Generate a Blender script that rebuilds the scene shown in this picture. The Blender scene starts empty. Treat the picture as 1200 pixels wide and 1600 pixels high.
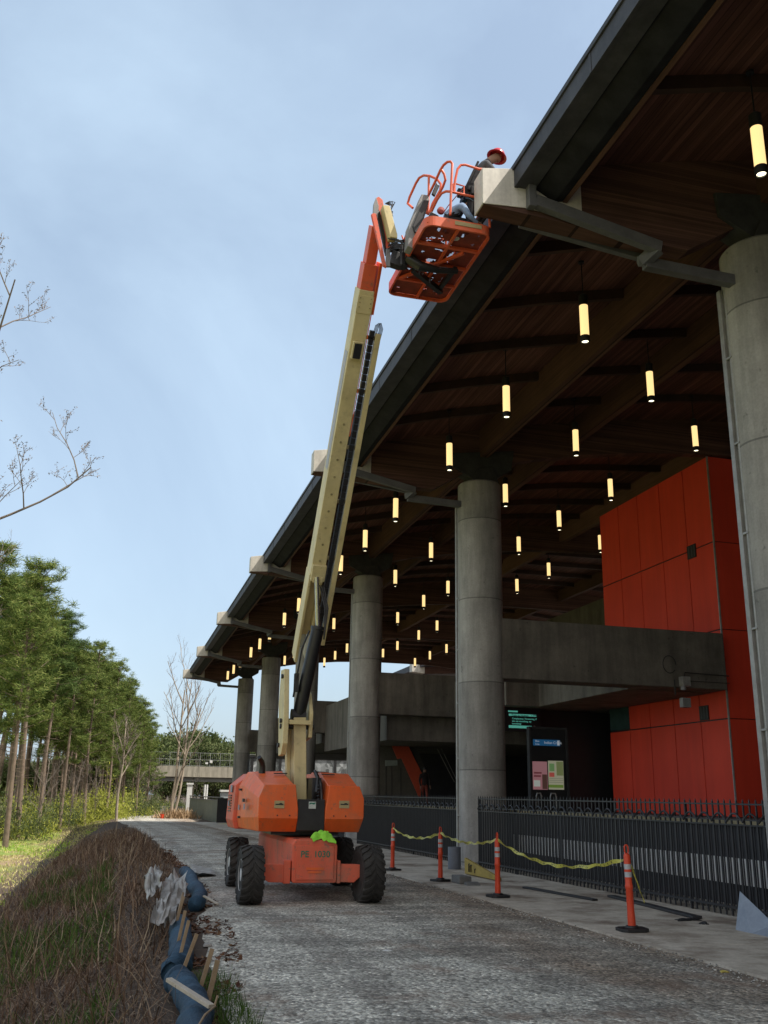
import bpy, bmesh, math, random
import numpy as np
from mathutils import Vector, Matrix, Euler, noise as mnoise
random.seed(7); rng = np.random.default_rng(7)
sc = bpy.context.scene
COL = sc.collection
R = math.radians
# ---------------------------------------------------------------- camera
CAM = np.array([[0.963901143522029, -0.09230762450145369, 0.2497476485891777],
                [-0.2656869975913677, -0.2719237815723857, 0.9249150643849726],
                [0.017464387415805402, 0.9578813911305888, 0.28663257961703964]])
F = 1483.0; CX, CY = 600.0, 800.0; EYE = Vector((0, 0, 1.7))
cd = bpy.data.cameras.new('camera'); cam = bpy.data.objects.new('camera', cd); COL.objects.link(cam)
cd.lens = F / 1600 * 36; cd.sensor_width = 36; cd.clip_start = 0.05; cd.clip_end = 3000
mw = Matrix.Identity(4)
for i in range(3):
    mw[i][0] = CAM[i][0]; mw[i][1] = CAM[i][1]; mw[i][2] = -CAM[i][2]; mw[i][3] = EYE[i]
cam.matrix_world = mw
sc.camera = cam
sc.render.resolution_x = 768; sc.render.resolution_y = 1024
# ---------------------------------------------------------------- sky and sun
SUN = Vector((0.62, -0.34, 1.0)).normalized()
elev = math.asin(SUN.z); azim = math.atan2(SUN.x, SUN.y)
w = bpy.data.worlds.new('World'); sc.world = w; w.use_nodes = True
nt = w.node_tree; N = nt.nodes; L = nt.links; N.clear()
out = N.new('ShaderNodeOutputWorld'); bg = N.new('ShaderNodeBackground'); bg.inputs[1].default_value = 0.13
sky = N.new('ShaderNodeTexSky'); sky.sky_type = 'NISHITA'; sky.sun_disc = False
sky.sun_elevation = elev; sky.sun_rotation = azim; sky.air_density = 1.0; sky.dust_density = 2.6; sky.ozone_density = 1.4
tc = N.new('ShaderNodeTexCoord'); mp = N.new('ShaderNodeMapping')
mp.inputs['Scale'].default_value = (1.15, 0.9, 1.1); mp.inputs['Rotation'].default_value = (0.3, 0.5, 0.2)
n1 = N.new('ShaderNodeTexNoise'); n1.inputs['Scale'].default_value = 2.1; n1.inputs['Detail'].default_value = 7; n1.inputs['Roughness'].default_value = 0.55; n1.inputs['Distortion'].default_value = 0.5
cr = N.new('ShaderNodeValToRGB'); cr.color_ramp.elements[0].position = 0.40; cr.color_ramp.elements[1].position = 0.74
cr.color_ramp.elements[0].color = (0.34, 0.34, 0.34, 1); cr.color_ramp.elements[1].color = (0.62, 0.62, 0.62, 1)
mx = N.new('ShaderNodeMixRGB'); mx.inputs[2].default_value = (5.2, 5.9, 7.0, 1)
L.new(tc.outputs['Generated'], mp.inputs[0]); L.new(mp.outputs[0], n1.inputs[0]); L.new(n1.outputs['Fac'], cr.inputs[0])
# added unseen overcast behind the viewpoint, whitening the light in the shade
sx = N.new('ShaderNodeSeparateXYZ'); L.new(tc.outputs['Generated'], sx.inputs[0])
mr = N.new('ShaderNodeMapRange'); mr.inputs[1].default_value = 0.25; mr.inputs[2].default_value = -0.55; mr.inputs[3].default_value = 0.0; mr.inputs[4].default_value = 1.0; mr.interpolation_type = 'SMOOTHSTEP'; L.new(sx.outputs['Y'], mr.inputs[0])
m2 = N.new('ShaderNodeMixRGB'); m2.inputs[1].default_value = (5.1, 6.5, 7.8, 1); m2.inputs[2].default_value = (6.6, 6.4, 6.2, 1); L.new(mr.outputs[0], m2.inputs[0]); L.new(m2.outputs[0], mx.inputs[2])
ma = N.new('ShaderNodeMath'); ma.operation = 'MAXIMUM'; L.new(cr.outputs[0], ma.inputs[0]); mb_ = N.new('ShaderNodeMath'); mb_.operation = 'MULTIPLY'; mb_.inputs[1].default_value = 0.92; L.new(mr.outputs[0], mb_.inputs[0]); L.new(mb_.outputs[0], ma.inputs[1])
L.new(sky.outputs[0], mx.inputs[1]); L.new(ma.outputs[0], mx.inputs[0])
L.new(mx.outputs[0], bg.inputs[0]); L.new(bg.outputs[0], out.inputs[0])
sl = bpy.data.lights.new('sun', 'SUN'); sl.energy = 5.0; sl.angle = R(0.5); sl.color = (1.0, 0.93, 0.83)
so = bpy.data.objects.new('sun', sl); COL.objects.link(so)
so.rotation_euler = SUN.to_track_quat('Z', 'Y').to_euler(); so.location = (0, 0, 60)
sc.view_settings.view_transform = 'Standard'; sc.view_settings.look = 'None'
sc.view_settings.exposure = 0.30; sc.view_settings.gamma = 1.0

# ---------------------------------------------------------------- helpers
def ray(px, py):
    v = CAM @ np.array([px - CX, -(py - CY), F]); return Vector(v)
def onX(px, py, X): r = ray(px, py); return EYE + r * (X / r.x)
def onY(px, py, Y): r = ray(px, py); return EYE + r * (Y / r.y)
def onZ(px, py, Z): r = ray(px, py); return EYE + r * ((Z - EYE.z) / r.z)
def lerp(a, b, t): return a + (b - a) * t
def ip(x, xs, ys): return float(np.interp(x, xs, ys))

ORG = {}
def tag(o, label=None, cat=None, group=None, kind=None):
    if label: o['label'] = label
    if cat: o['category'] = cat
    if group: o['group'] = group
    if kind: o['kind'] = kind
    return o
def thing(name, label, cat, loc=(0, 0, 0), group=None):
    o = bpy.data.objects.new(name, None); COL.objects.link(o); o.location = loc; o.empty_display_size = 0.3
    ORG[o.name] = Vector(loc)
    return tag(o, label, cat, group)
def copy_tree(o, parent=None):
    c = o.copy(); COL.objects.link(c); c.parent = parent
    for ch in [x for x in o.children if x.get('_p') is None]:
        copy_tree(ch, c)
    return c

class MB:
    def __init__(s): s.v = []; s.f = []; s.m = []; s.cur = 0
    def add(s, vs, fs):
        n = len(s.v); s.v += [tuple(v) for v in vs]
        for f in fs: s.f.append(tuple(i + n for i in f)); s.m.append(s.cur)
    def box(s, a, b):
        x0, y0, z0 = a; x1, y1, z1 = b
        if x0 > x1: x0, x1 = x1, x0
        if y0 > y1: y0, y1 = y1, y0
        if z0 > z1: z0, z1 = z1, z0
        s.add([(x0,y0,z0),(x1,y0,z0),(x1,y1,z0),(x0,y1,z0),(x0,y0,z1),(x1,y0,z1),(x1,y1,z1),(x0,y1,z1)],
              [(0,3,2,1),(4,5,6,7),(0,1,5,4),(1,2,6,5),(2,3,7,6),(3,0,4,7)])
    def bar(s, p, q, w, h, up=(0, 0, 1)):          # box bar from p to q; w sideways, h along up
        p = Vector(p); q = Vector(q); d = (q - p).normalized(); u = Vector(up)
        sd = d.cross(u)
        if sd.length < 1e-4: sd = d.cross(Vector((0, 1, 0)))
        sd.normalize(); u = sd.cross(d).normalized()
        c = []
        for e in (p, q):
            for a, b in ((-1,-1),(1,-1),(1,1),(-1,1)): c.append(e + sd * (a * w / 2) + u * (b * h / 2))
        s.add(c, [(0,3,2,1),(4,5,6,7),(0,1,5,4),(1,2,6,5),(2,3,7,6),(3,0,4,7)])
    def tube(s, p, q, r, r2=None, n=12, cap=True):
        p = Vector(p); q = Vector(q); r2 = r if r2 is None else r2
        d = (q - p); 
        if d.length < 1e-6: return
        d.normalize(); a = d.orthogonal().normalized(); b = d.cross(a)
        vs = []
        for e, rr in ((p, r), (q, r2)):
            for i in range(n):
                t = 2 * math.pi * i / n; vs.append(e + a * (rr * math.cos(t)) + b * (rr * math.sin(t)))
        fs = [(i, (i + 1) % n, n + (i + 1) % n, n + i) for i in range(n)]
        if cap: fs += [tuple(range(n - 1, -1, -1)), tuple(range(n, 2 * n))]
        s.add(vs, fs)
    def path(s, pts, r, n=8, cap=True, rs=None):
        pts = [Vector(p) for p in pts]; m = len(pts)
        rs = rs or [r] * m
        vs = []; prev = None
        for i, p in enumerate(pts):
            d = (pts[min(i + 1, m - 1)] - pts[max(i - 1, 0)]).normalized()
            if prev is None: a = d.orthogonal().normalized()
            else:
                a = prev - d * prev.dot(d)
                a = a.normalized() if a.length > 1e-5 else d.orthogonal().normalized()
            prev = a; b = d.cross(a)
            for k in range(n):
                t = 2 * math.pi * k / n; vs.append(p + (a * math.cos(t) + b * math.sin(t)) * rs[i])
        fs = []
        for i in range(m - 1):
            for k in range(n): fs.append((i*n+k, i*n+(k+1)%n, (i+1)*n+(k+1)%n, (i+1)*n+k))
        if cap: fs += [tuple(range(n - 1, -1, -1)), tuple(range((m-1)*n, m*n))]
        s.add(vs, fs)
    def prism(s, poly, fn0, fn1):                  # poly list of 2d; fn maps 2d->3d for both caps
        n = len(poly); vs = [fn0(p) for p in poly] + [fn1(p) for p in poly]
        s.add(vs, [tuple(range(n - 1, -1, -1)), tuple(range(n, 2 * n))] + [(i, (i + 1) % n, n + (i + 1) % n, n + i) for i in range(n)])
    def prismY(s, poly, y0, y1): s.prism(poly, lambda p: (p[0], y0, p[1]), lambda p: (p[0], y1, p[1]))
    def prismX(s, poly, x0, x1): s.prism(poly, lambda p: (x0, p[0], p[1]), lambda p: (x1, p[0], p[1]))
    def prismZ(s, poly, z0, z1): s.prism(poly, lambda p: (p[0], p[1], z0), lambda p: (p[0], p[1], z1))
    def lathe(s, prof, c=(0, 0, 0), n=24, axis='z', caps=True):   # prof [(r,h)]
        c = Vector(c); vs = []
        for r, h in prof:
            for i in range(n):
                t = 2 * math.pi * i / n; a, b = r * math.cos(t), r * math.sin(t)
                vs.append(c + (Vector((a, b, h)) if axis == 'z' else Vector((h, a, b)) if axis == 'x' else Vector((a, h, b))))
        m = len(prof); fs = []
        for j in range(m - 1):
            for i in range(n): fs.append((j*n+i, j*n+(i+1)%n, (j+1)*n+(i+1)%n, (j+1)*n+i))
        if caps: fs += [tuple(range(n - 1, -1, -1)), tuple(range((m-1)*n, m*n))]
        s.add(vs, fs)
    def quad(s, a, b, c, d): s.add([a, b, c, d], [(0, 1, 2, 3)])
    def build(s, name, mat, parent=None, smooth=False, bevel=0, label=None, solid=0, recalc=True, seg=2):
        me = bpy.data.meshes.new(name)
        org = Vector((0, 0, 0)); root = parent
        while root is not None:
            if root.name in ORG: org = ORG[root.name]; break
            root = root.parent
        v = [(a[0]-org.x, a[1]-org.y, a[2]-org.z) for a in s.v] if parent is not None else s.v
        me.from_pydata(v, [], s.f)
        for m in (mat if isinstance(mat, (list, tuple)) else [mat]): me.materials.append(m)
        if isinstance(mat, (list, tuple)): me.polygons.foreach_set('material_index', s.m)
        if recalc:
            bm = bmesh.new(); bm.from_mesh(me); bmesh.ops.recalc_face_normals(bm, faces=bm.faces); bm.to_mesh(me); bm.free()
        o = bpy.data.objects.new(name, me); COL.objects.link(o)
        if parent is not None: o.parent = parent
        if smooth:
            me.shade_smooth() if smooth is True else me.shade_smooth()
            try: me.set_sharp_from_angle(angle=R(38))
            except Exception: pass
        if bevel:
            b = o.modifiers.new('bevel', 'BEVEL'); b.width = bevel; b.segments = seg; b.limit_method = 'ANGLE'; b.angle_limit = R(35)
        if solid:
            b = o.modifiers.new('thick', 'SOLIDIFY'); b.thickness = solid; b.offset = 0
        if label: o['label'] = label
        return o

def text_mesh(txt, size, mat, name, parent, origin, xdir, ydir, lift=0.004, bold=0.0, align='CENTER'):
    cu = bpy.data.curves.new('t', 'FONT'); cu.body = txt; cu.size = size; cu.align_x = align; cu.align_y = 'CENTER'; cu.extrude = 0.002; cu.offset = bold
    o = bpy.data.objects.new('t', cu); COL.objects.link(o)
    dg = bpy.context.evaluated_depsgraph_get(); me = bpy.data.meshes.new_from_object(o.evaluated_get(dg))
    bpy.data.objects.remove(o); bpy.data.curves.remove(cu)
    xd = Vector(xdir).normalized(); yd = Vector(ydir).normalized(); zd = xd.cross(yd)
    M = Matrix.Identity(4)
    root = parent; org = Vector()
    while root is not None:
        if root.name in ORG: org = ORG[root.name]; break
        root = root.parent
    og = Vector(origin) - org + zd * lift
    for i in range(3): M[i][0] = xd[i]; M[i][1] = yd[i]; M[i][2] = zd[i]; M[i][3] = og[i]
    me.transform(M); me.materials.clear(); me.materials.append(mat); me.name = name
    ob = bpy.data.objects.new(name, me); COL.objects.link(ob); ob.parent = parent
    return ob

# ---------------------------------------------------------------- materials
MATS = {}
class NG:
    def __init__(s, name):
        s.m = bpy.data.materials.new(name); s.m.use_nodes = True; s.t = s.m.node_tree
        s.b = s.t.nodes['Principled BSDF']; s.tc = s.t.nodes.new('ShaderNodeTexCoord'); s.co = s.tc.outputs['Object']
    def n(s, typ, **k):
        x = s.t.nodes.new(typ)
        for a, b in k.items(): setattr(x, a, b)
        return x
    def l(s, a, b): s.t.links.new(a, b)
    def noise(s, scale, detail=4, rough=0.55, vec=None, sc3=None, dist=0):
        if sc3:
            mp = s.n('ShaderNodeMapping'); mp.inputs['Scale'].default_value = sc3; s.l(vec or s.co, mp.inputs[0]); vec = mp.outputs[0]
        x = s.n('ShaderNodeTexNoise'); x.inputs['Scale'].default_value = scale; x.inputs['Detail'].default_value = detail
        x.inputs['Roughness'].default_value = rough; x.inputs['Distortion'].default_value = dist
        s.l(vec or s.co, x.inputs['Vector']); return x.outputs['Fac']
    def ramp(s, fac, stops):
        x = s.n('ShaderNodeValToRGB'); e = x.color_ramp.elements
        while len(e) < len(stops): e.new(0.5)
        for k, (p, c) in enumerate(stops):
            e[k].position = p; c = (c, c, c) if not isinstance(c, (tuple, list)) else c; e[k].color = (*c, 1)
        s.l(fac, x.inputs[0]); return x.outputs[0]
    def mix(s, fac, a, b, mode='MIX'):
        x = s.n('ShaderNodeMixRGB', blend_type=mode)
        for i, v in ((0, fac), (1, a), (2, b)):
            if isinstance(v, (int, float)): x.inputs[i].default_value = v if i == 0 else (v, v, v, 1)
            elif isinstance(v, (tuple, list)): x.inputs[i].default_value = (*v, 1)
            else: s.l(v, x.inputs[i])
        return x.outputs[0]
    def math(s, op, a, b=0.0, c=None):
        x = s.n('ShaderNodeMath', operation=op)
        for i, v in enumerate((a, b, c)):
            if v is None: continue
            if isinstance(v, (int, float)): x.inputs[i].default_value = v
            else: s.l(v, x.inputs[i])
        return x.outputs[0]
    def xyz(s):
        x = s.n('ShaderNodeSeparateXYZ'); s.l(s.co, x.inputs[0]); return x.outputs
    def bump(s, h, strength=0.3, dist=0.02):
        x = s.n('ShaderNodeBump'); x.inputs['Strength'].default_value = strength; x.inputs['Distance'].default_value = dist
        s.l(h, x.inputs['Height']); s.l(x.outputs[0], s.b.inputs['Normal'])
    def base(s, c):
        if isinstance(c, (tuple, list)): s.b.inputs['Base Color'].default_value = (*c, 1)
        else: s.l(c, s.b.inputs['Base Color'])
    def rough(s, r):
        if isinstance(r, (int, float)): s.b.inputs['Roughness'].default_value = r
        else: s.l(r, s.b.inputs['Roughness'])

def pm(name, c1, c2=None, scale=3.0, rough=0.7, metal=0.0, bump=0.0, detail=5, streak=None, bd=0.01, spec=0.5):
    if name in MATS: return MATS[name]
    g = NG(name); c2 = c2 or tuple(x * 0.72 for x in c1)
    f = g.noise(scale, detail, 0.6)
    c = g.ramp(f, [(0.32, c2), (0.68, c1)])
    f2 = g.noise(scale * 9, 3, 0.6)
    c = g.mix(0.35, c, g.ramp(f2, [(0.3, 0.55), (0.7, 1.0)]), 'MULTIPLY')
    if streak:
        f3 = g.noise(streak, 4, 0.6, sc3=(1, 1, 0.08)); c = g.mix(0.5, c, g.ramp(f3, [(0.35, 0.5), (0.62, 1.0)]), 'MULTIPLY')
    g.base(c); g.rough(rough); g.b.inputs['Metallic'].default_value = metal
    g.b.inputs['Specular IOR Level'].default_value = spec
    if bump: g.bump(f2, bump, bd)
    MATS[name] = g.m; return g.m

def m_concrete(name, c1, c2, ring=0.0, seam=0.0):
    g = NG(name)
    f = g.noise(0.9, 6, 0.65); c = g.ramp(f, [(0.3, c2), (0.7, c1)])
    st = g.noise(2.2, 5, 0.65, sc3=(1, 1, 0.12)); c = g.mix(0.75, c, g.ramp(st, [(0.33, 0.45), (0.6, 1.0)]), 'MULTIPLY')
    fine = g.noise(22, 4, 0.7); c = g.mix(0.4, c, g.ramp(fine, [(0.3, 0.6), (0.65, 1.05)]), 'MULTIPLY')
    sp = g.noise(6.5, 2, 0.5); c = g.mix(0.6, c, g.ramp(sp, [(0.24, 0.4), (0.31, 1.0)]), 'MULTIPLY')
    hgt = fine
    if ring:
        X, Y, Z = g.xyz()
        wob = g.math('MULTIPLY', g.noise(3, 2), 0.02)
        fr = g.math('FRACT', g.math('DIVIDE', g.math('ADD', Z, wob), ring))
        ln = g.math('LESS_THAN', fr, 0.014)
        c = g.mix(g.math('MULTIPLY', ln, 0.55), c, (0.05, 0.05, 0.05))
        idx = g.math('FLOOR', g.math('DIVIDE', Z, ring))
        wn = g.n('ShaderNodeTexWhiteNoise', noise_dimensions='1D'); g.l(idx, wn.inputs['W'])
        c = g.mix(1.0, c, g.ramp(wn.outputs['Value'], [(0, 0.8), (1, 1.08)]), 'MULTIPLY')
        hgt = g.math('SUBTRACT', fine, g.math('MULTIPLY', ln, 2.0))
    g.base(c); g.rough(0.85); g.bump(hgt, 0.35, 0.006)
    return g.m

def m_wood(name, c1, c2, board=0.13, axis='y'):
    g = NG(name); X, Y, Z = g.xyz()
    cross = X if axis == 'y' else (Z if axis == 'xz' else Y)
    idx = g.math('FLOOR', g.math('DIVIDE', cross, board))
    wn = g.n('ShaderNodeTexWhiteNoise', noise_dimensions='1D'); g.l(idx, wn.inputs['W'])
    gs = (14, 0.5, 14) if axis == 'y' else (0.5, 14, 14)
    gr = g.noise(1.0, 6, 0.65, sc3=gs)
    big = g.noise(0.6, 4)
    c = g.ramp(gr, [(0.3, c2), (0.7, c1)])
    c = g.mix(0.75, c, g.ramp(wn.outputs['Value'], [(0, 0.5), (1, 1.15)]), 'MULTIPLY')
    c = g.mix(0.6, c, g.ramp(big, [(0.3, 0.55), (0.7, 1.1)]), 'MULTIPLY')
    fr = g.math('FRACT', g.math('DIVIDE', cross, board)); ln = g.math('LESS_THAN', fr, 0.07)
    c = g.mix(g.math('MULTIPLY', ln, 0.75), c, (0.008, 0.005, 0.004))
    g.base(c); g.rough(0.75); g.b.inputs['Specular IOR Level'].default_value = 0.2; g.bump(g.math('SUBTRACT', gr, g.math('MULTIPLY', ln, 1.0)), 0.3, 0.01)
    return g.m

M = {}
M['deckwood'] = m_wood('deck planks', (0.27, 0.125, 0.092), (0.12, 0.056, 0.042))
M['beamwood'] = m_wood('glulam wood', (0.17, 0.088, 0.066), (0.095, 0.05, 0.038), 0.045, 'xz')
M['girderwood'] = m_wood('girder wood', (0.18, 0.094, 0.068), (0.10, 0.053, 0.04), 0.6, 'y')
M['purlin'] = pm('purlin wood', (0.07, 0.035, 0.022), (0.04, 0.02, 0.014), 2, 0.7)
M['column'] = m_concrete('column concrete', (0.46, 0.44, 0.41), (0.29, 0.278, 0.26), 2.44)
M['concrete'] = m_concrete('beam concrete', (0.23, 0.205, 0.175), (0.12, 0.108, 0.092))
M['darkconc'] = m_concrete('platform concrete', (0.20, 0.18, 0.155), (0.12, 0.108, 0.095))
M['pave'] = m_concrete('paving', (0.36, 0.32, 0.27), (0.22, 0.19, 0.16))
M['steel'] = pm('painted steel', (0.15, 0.15, 0.155), (0.10, 0.10, 0.105), 3, 0.55, 0.1)
M['saddle'] = pm('saddle steel', (0.06, 0.06, 0.06), (0.035, 0.035, 0.036), 3, 0.8, 0.0, spec=.2)
M['tipmetal'] = pm('beam end cladding', (0.72, 0.68, 0.60), (0.58, 0.55, 0.49), 1.5, 0.55, 0, 0.05, streak=4)
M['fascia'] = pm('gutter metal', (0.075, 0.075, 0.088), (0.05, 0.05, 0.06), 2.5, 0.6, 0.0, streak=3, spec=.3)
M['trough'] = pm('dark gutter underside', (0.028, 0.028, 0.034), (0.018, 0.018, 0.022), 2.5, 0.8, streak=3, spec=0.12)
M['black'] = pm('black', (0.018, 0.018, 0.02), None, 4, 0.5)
M['fence'] = pm('fence paint', (0.030, 0.030, 0.034), None, 5, 0.45)
M['conduit'] = pm('galvanised conduit', (0.42, 0.41, 0.39), None, 6, 0.5, 0.4)
M['white'] = pm('white paint', (0.75, 0.75, 0.73), (0.62, 0.62, 0.6), 5, 0.6)
def emis(name, col, st):
    g = NG(name); g.b.inputs['Emission Color'].default_value = (*col, 1); g.b.inputs['Emission Strength'].default_value = st
    g.base(tuple(min(1, c) for c in col)); g.rough(0.4); return g.m
M['lamp'] = emis('lamp diffuser', (1.0, 0.69, 0.30), 0.98)
M['lampspot'] = emis('lamp downlight', (1.0, 0.90, 0.62), 3.0)
# ---------------------------------------------------------------- terrain
def zroad(y): return ip(y, [-10, 0, 25, 40, 90, 400], [-0.02, -0.02, -0.13, -0.2, -0.78, -2.5])
def gz(x, y):
    zr = zroad(y)
    if x < 1.1:
        far = ip(y, [60, 95], [1.0, 0.35])
        zr += ip(x, [-40, -12, -4, -2.2, -1.0, 0.3, 1.1], [-1.3, -1.15, -1.1, -0.92, -0.5, -0.08, 0.0]) * far
        zr += 0.10 * mnoise.noise((x * 0.5, y * 0.25, 3)) * min(1, (1.1 - x) / 1.5)
    return zr
def gravel_mat():
    g = NG('gravel road')
    X, Y, Z = g.xyz()
    big = g.noise(0.28, 5, 0.6, sc3=(1.6, 0.5, 1)); mid = g.noise(1.3, 5, 0.65, sc3=(1.3, 0.7, 1))
    fine = g.noise(24, 4, 0.75)
    vo = g.n('ShaderNodeTexVoronoi'); vo.inputs['Scale'].default_value = 22; g.l(g.co, vo.inputs['Vector'])
    vo2 = g.n('ShaderNodeTexVoronoi'); vo2.inputs['Scale'].default_value = 55; g.l(g.co, vo2.inputs['Vector'])
    pale = g.ramp(mid, [(0.3, (0.42, 0.39, 0.33)), (0.7, (0.92, 0.88, 0.76))])
    dirt = g.ramp(mid, [(0.3, (0.26, 0.185, 0.125)), (0.7, (0.50, 0.385, 0.28))])
    side = g.math('MULTIPLY', g.math('SUBTRACT', X, 4.8), 0.14)
    fac = g.ramp(g.math('ADD', big, side), [(0.46, 0.0), (0.72, 0.85)])
    c = g.mix(fac, pale, dirt)
    c = g.mix(0.75, c, g.ramp(vo.outputs['Color'], [(0.1, 0.35), (0.9, 1.35)]), 'MULTIPLY')
    c = g.mix(0.6, c, g.ramp(vo2.outputs['Color'], [(0.1, 0.5), (0.9, 1.2)]), 'MULTIPLY')
    c = g.mix(0.8, c, g.ramp(fine, [(0.35, 0.30), (0.62, 1.15)]), 'MULTIPLY')
    tr = g.noise(0.8, 4, 0.6, sc3=(0.30, 1.9, 1)); c = g.mix(0.6, c, g.ramp(tr, [(0.40, 0.5), (0.56, 1.05)]), 'MULTIPLY')
    peb = g.n('ShaderNodeTexVoronoi'); peb.inputs['Scale'].default_value = 38; g.l(g.co, peb.inputs['Vector']); pc = g.ramp(peb.outputs['Color'], [(.0, .25), (.45, .9), (.9, 1.9)]); pm_ = g.noise(2.6, 5, .7); c = g.mix(g.ramp(pm_, [(.42, .15), (.60, .9)]), c, g.mix(1.0, c, pc, 'MULTIPLY'))
    # wheel ruts where the lift has driven
    for xc in (2.45, 4.5):
        wv = g.math('ADD', g.math('SUBTRACT', X, xc), g.math('MULTIPLY', g.math('SUBTRACT', big, 0.5), 1.1)); rut = g.math('LESS_THAN', g.math('ABSOLUTE', wv), 0.26)
        lug = g.noise(1.0, 4, .7, sc3=(2.5, 7, 1)); c = g.mix(g.math('MULTIPLY', rut, g.ramp(lug, [(.4, 0.0), (.55, .45)])), c, (0.12, 0.105, 0.09))
    pat = g.noise(0.75, 6, 0.7, sc3=(1, .8, 1)); c = g.mix(g.ramp(pat, [(.53, 0.0), (.64, .6)]), c, (0.22, 0.145, 0.10))
    g.base(c); g.rough(0.9)
    h = g.math('ADD', g.math('MULTIPLY', vo.outputs['Distance'], -1.0), g.math('MULTIPLY', fine, 0.6))
    h = g.math('ADD', h, g.math('MULTIPLY', tr, 1.2))
    g.bump(h, 0.8, 0.03); return g.m
def ground_mat():
    g = NG('ground soil and turf')
    a = g.noise(0.22, 5, 0.6); b = g.noise(1.6, 5, 0.65); f = g.noise(30, 3, 0.7)
    soil = g.ramp(b, [(0.3, (0.20, 0.14, 0.08)), (0.7, (0.42, 0.30, 0.18))])
    turf = g.ramp(b, [(0.3, (0.12, 0.19, 0.025)), (0.7, (0.26, 0.36, 0.06))])
    X, Y, Z = g.xyz()
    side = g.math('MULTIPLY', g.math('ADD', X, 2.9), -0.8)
    lit_tint = g.ramp(side, [(0.0, 0.0), (1.0, 1.0)])  # sunlit side painted with brighter soil and turf, bank soil kept dark
    c = g.mix(g.math('MULTIPLY', lit_tint, g.ramp(a, [(0.42, 0.0), (0.56, 1.0)])), g.mix(lit_tint, (0.075, 0.05, 0.033), soil), turf)
    c = g.mix(0.5, c, g.ramp(f, [(0.3, 0.45), (0.65, 1.1)]), 'MULTIPLY')
    g.base(c); g.rough(0.95); g.bump(f, 0.6, 0.03); return g.m
def grid_mesh(name, xs, ys, fz, mat, lift=0.0):
    vs = [(x, y, fz(x, y) + lift) for y in ys for x in xs]; nx = len(xs)
    fs = [(j*nx+i, j*nx+i+1, (j+1)*nx+i+1, (j+1)*nx+i) for j in range(len(ys)-1) for i in range(nx-1)]
    me = bpy.data.meshes.new(name); me.from_pydata(vs, [], fs); me.materials.append(mat)
    o = bpy.data.objects.new(name, me); COL.objects.link(o); me.shade_smooth(); return o
xs = [-900, -300, -120, -60, -40, -25, -16, -12] + list(np.arange(-9, 1.3, 0.3)) + [1.6, 3, 5, 7, 10, 15, 25, 60, 200, 900]
ys = [-60, -20, -8] + list(np.arange(-4, 30, 0.5)) + list(np.arange(30, 130, 3)) + [150, 200, 300, 600, 1500]
gsoil = ground_mat()
tag(grid_mesh('ground', xs, ys, gz, gsoil), kind='structure')
gm = gravel_mat()
def road_edges(y):   # left, right
    return ip(y, [0, 8, 11, 18, 25, 45, 66, 90, 130], [0.9, 1.1, 1.15, 1.6, 1.9, 1.9, 1.4, 0.6, 0.0]), 6.72
vs = []; yy = list(np.arange(-6, 60, 0.8)) + list(np.arange(60, 132, 4)); nx = 9
for y in yy:
    l, r = road_edges(y)
    l += 0.25 * mnoise.noise((y * 0.7, 0, 0)) + 0.12 * mnoise.noise((y * 2.3, 5, 0))
    if y > 86: r = ip(y, [86, 100], [6.72, 9.0])
    for i in range(nx):
        x = lerp(l, r, i / (nx - 1)); vs.append((x, y, zroad(y) + 0.035 + (0.015 * mnoise.noise((x * 1.1, y * 0.6, 9)) if 0 < i < nx - 1 else -0.028)))
me = bpy.data.meshes.new('gravel_road'); me.from_pydata(vs, [], [(j*nx+i, j*nx+i+1, (j+1)*nx+i+1, (j+1)*nx+i) for j in range(len(yy)-1) for i in range(nx-1)])
me.materials.append(gm); me.shade_smooth(); o = bpy.data.objects.new('gravel_road', me); COL.objects.link(o); tag(o, kind='structure')
# concrete pavement beside the fence (sloping slabs)
b = MB()
yy = list(np.arange(-6, 88, 2.5))
for j in range(len(yy) - 1):
    y0, y1 = yy[j] + 0.006, yy[j+1] - 0.006
    z0, z1 = zroad(y0), zroad(y1)
    for xa, xb in ((6.70, 8.3), (8.312, 11.0)):
        b.add([(xa,y0,z0-.2),(xb,y0,z0-.2),(xb,y1,z1-.2),(xa,y1,z1-.2),(xa,y0,z0+.035),(xb,y0,z0+.035),(xb,y1,z1+.035),(xa,y1,z1+.035)],
              [(0,3,2,1),(4,5,6,7),(0,1,5,4),(1,2,6,5),(2,3,7,6),(3,0,4,7)])
g = NG('dirty pavement')
f1 = g.noise(0.7, 6, 0.7); f2 = g.noise(20, 4, 0.7); f3 = g.noise(2.2, 5, 0.65)
c = g.ramp(f3, [(0.3, (0.42, 0.37, 0.30)), (0.7, (0.62, 0.56, 0.47))])
c = g.mix(g.ramp(f1, [(0.47, 0.0), (0.64, 0.85)]), c, (0.17, 0.12, 0.085))
c = g.mix(0.4, c, g.ramp(f2, [(0.3, 0.5), (0.6, 1.05)]), 'MULTIPLY'); g.base(c); g.rough(0.9); g.bump(f2, 0.4, 0.008)
M['dirtypave'] = g.m
tag(b.build('pavement', g.m), kind='structure')
# raised station floor behind the retaining wall
b = MB(); b.box((11.2, -6, -1.5), (60, 86, 1.25)); tag(b.build('station_floor', M['darkconc']), kind='structure')

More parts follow.
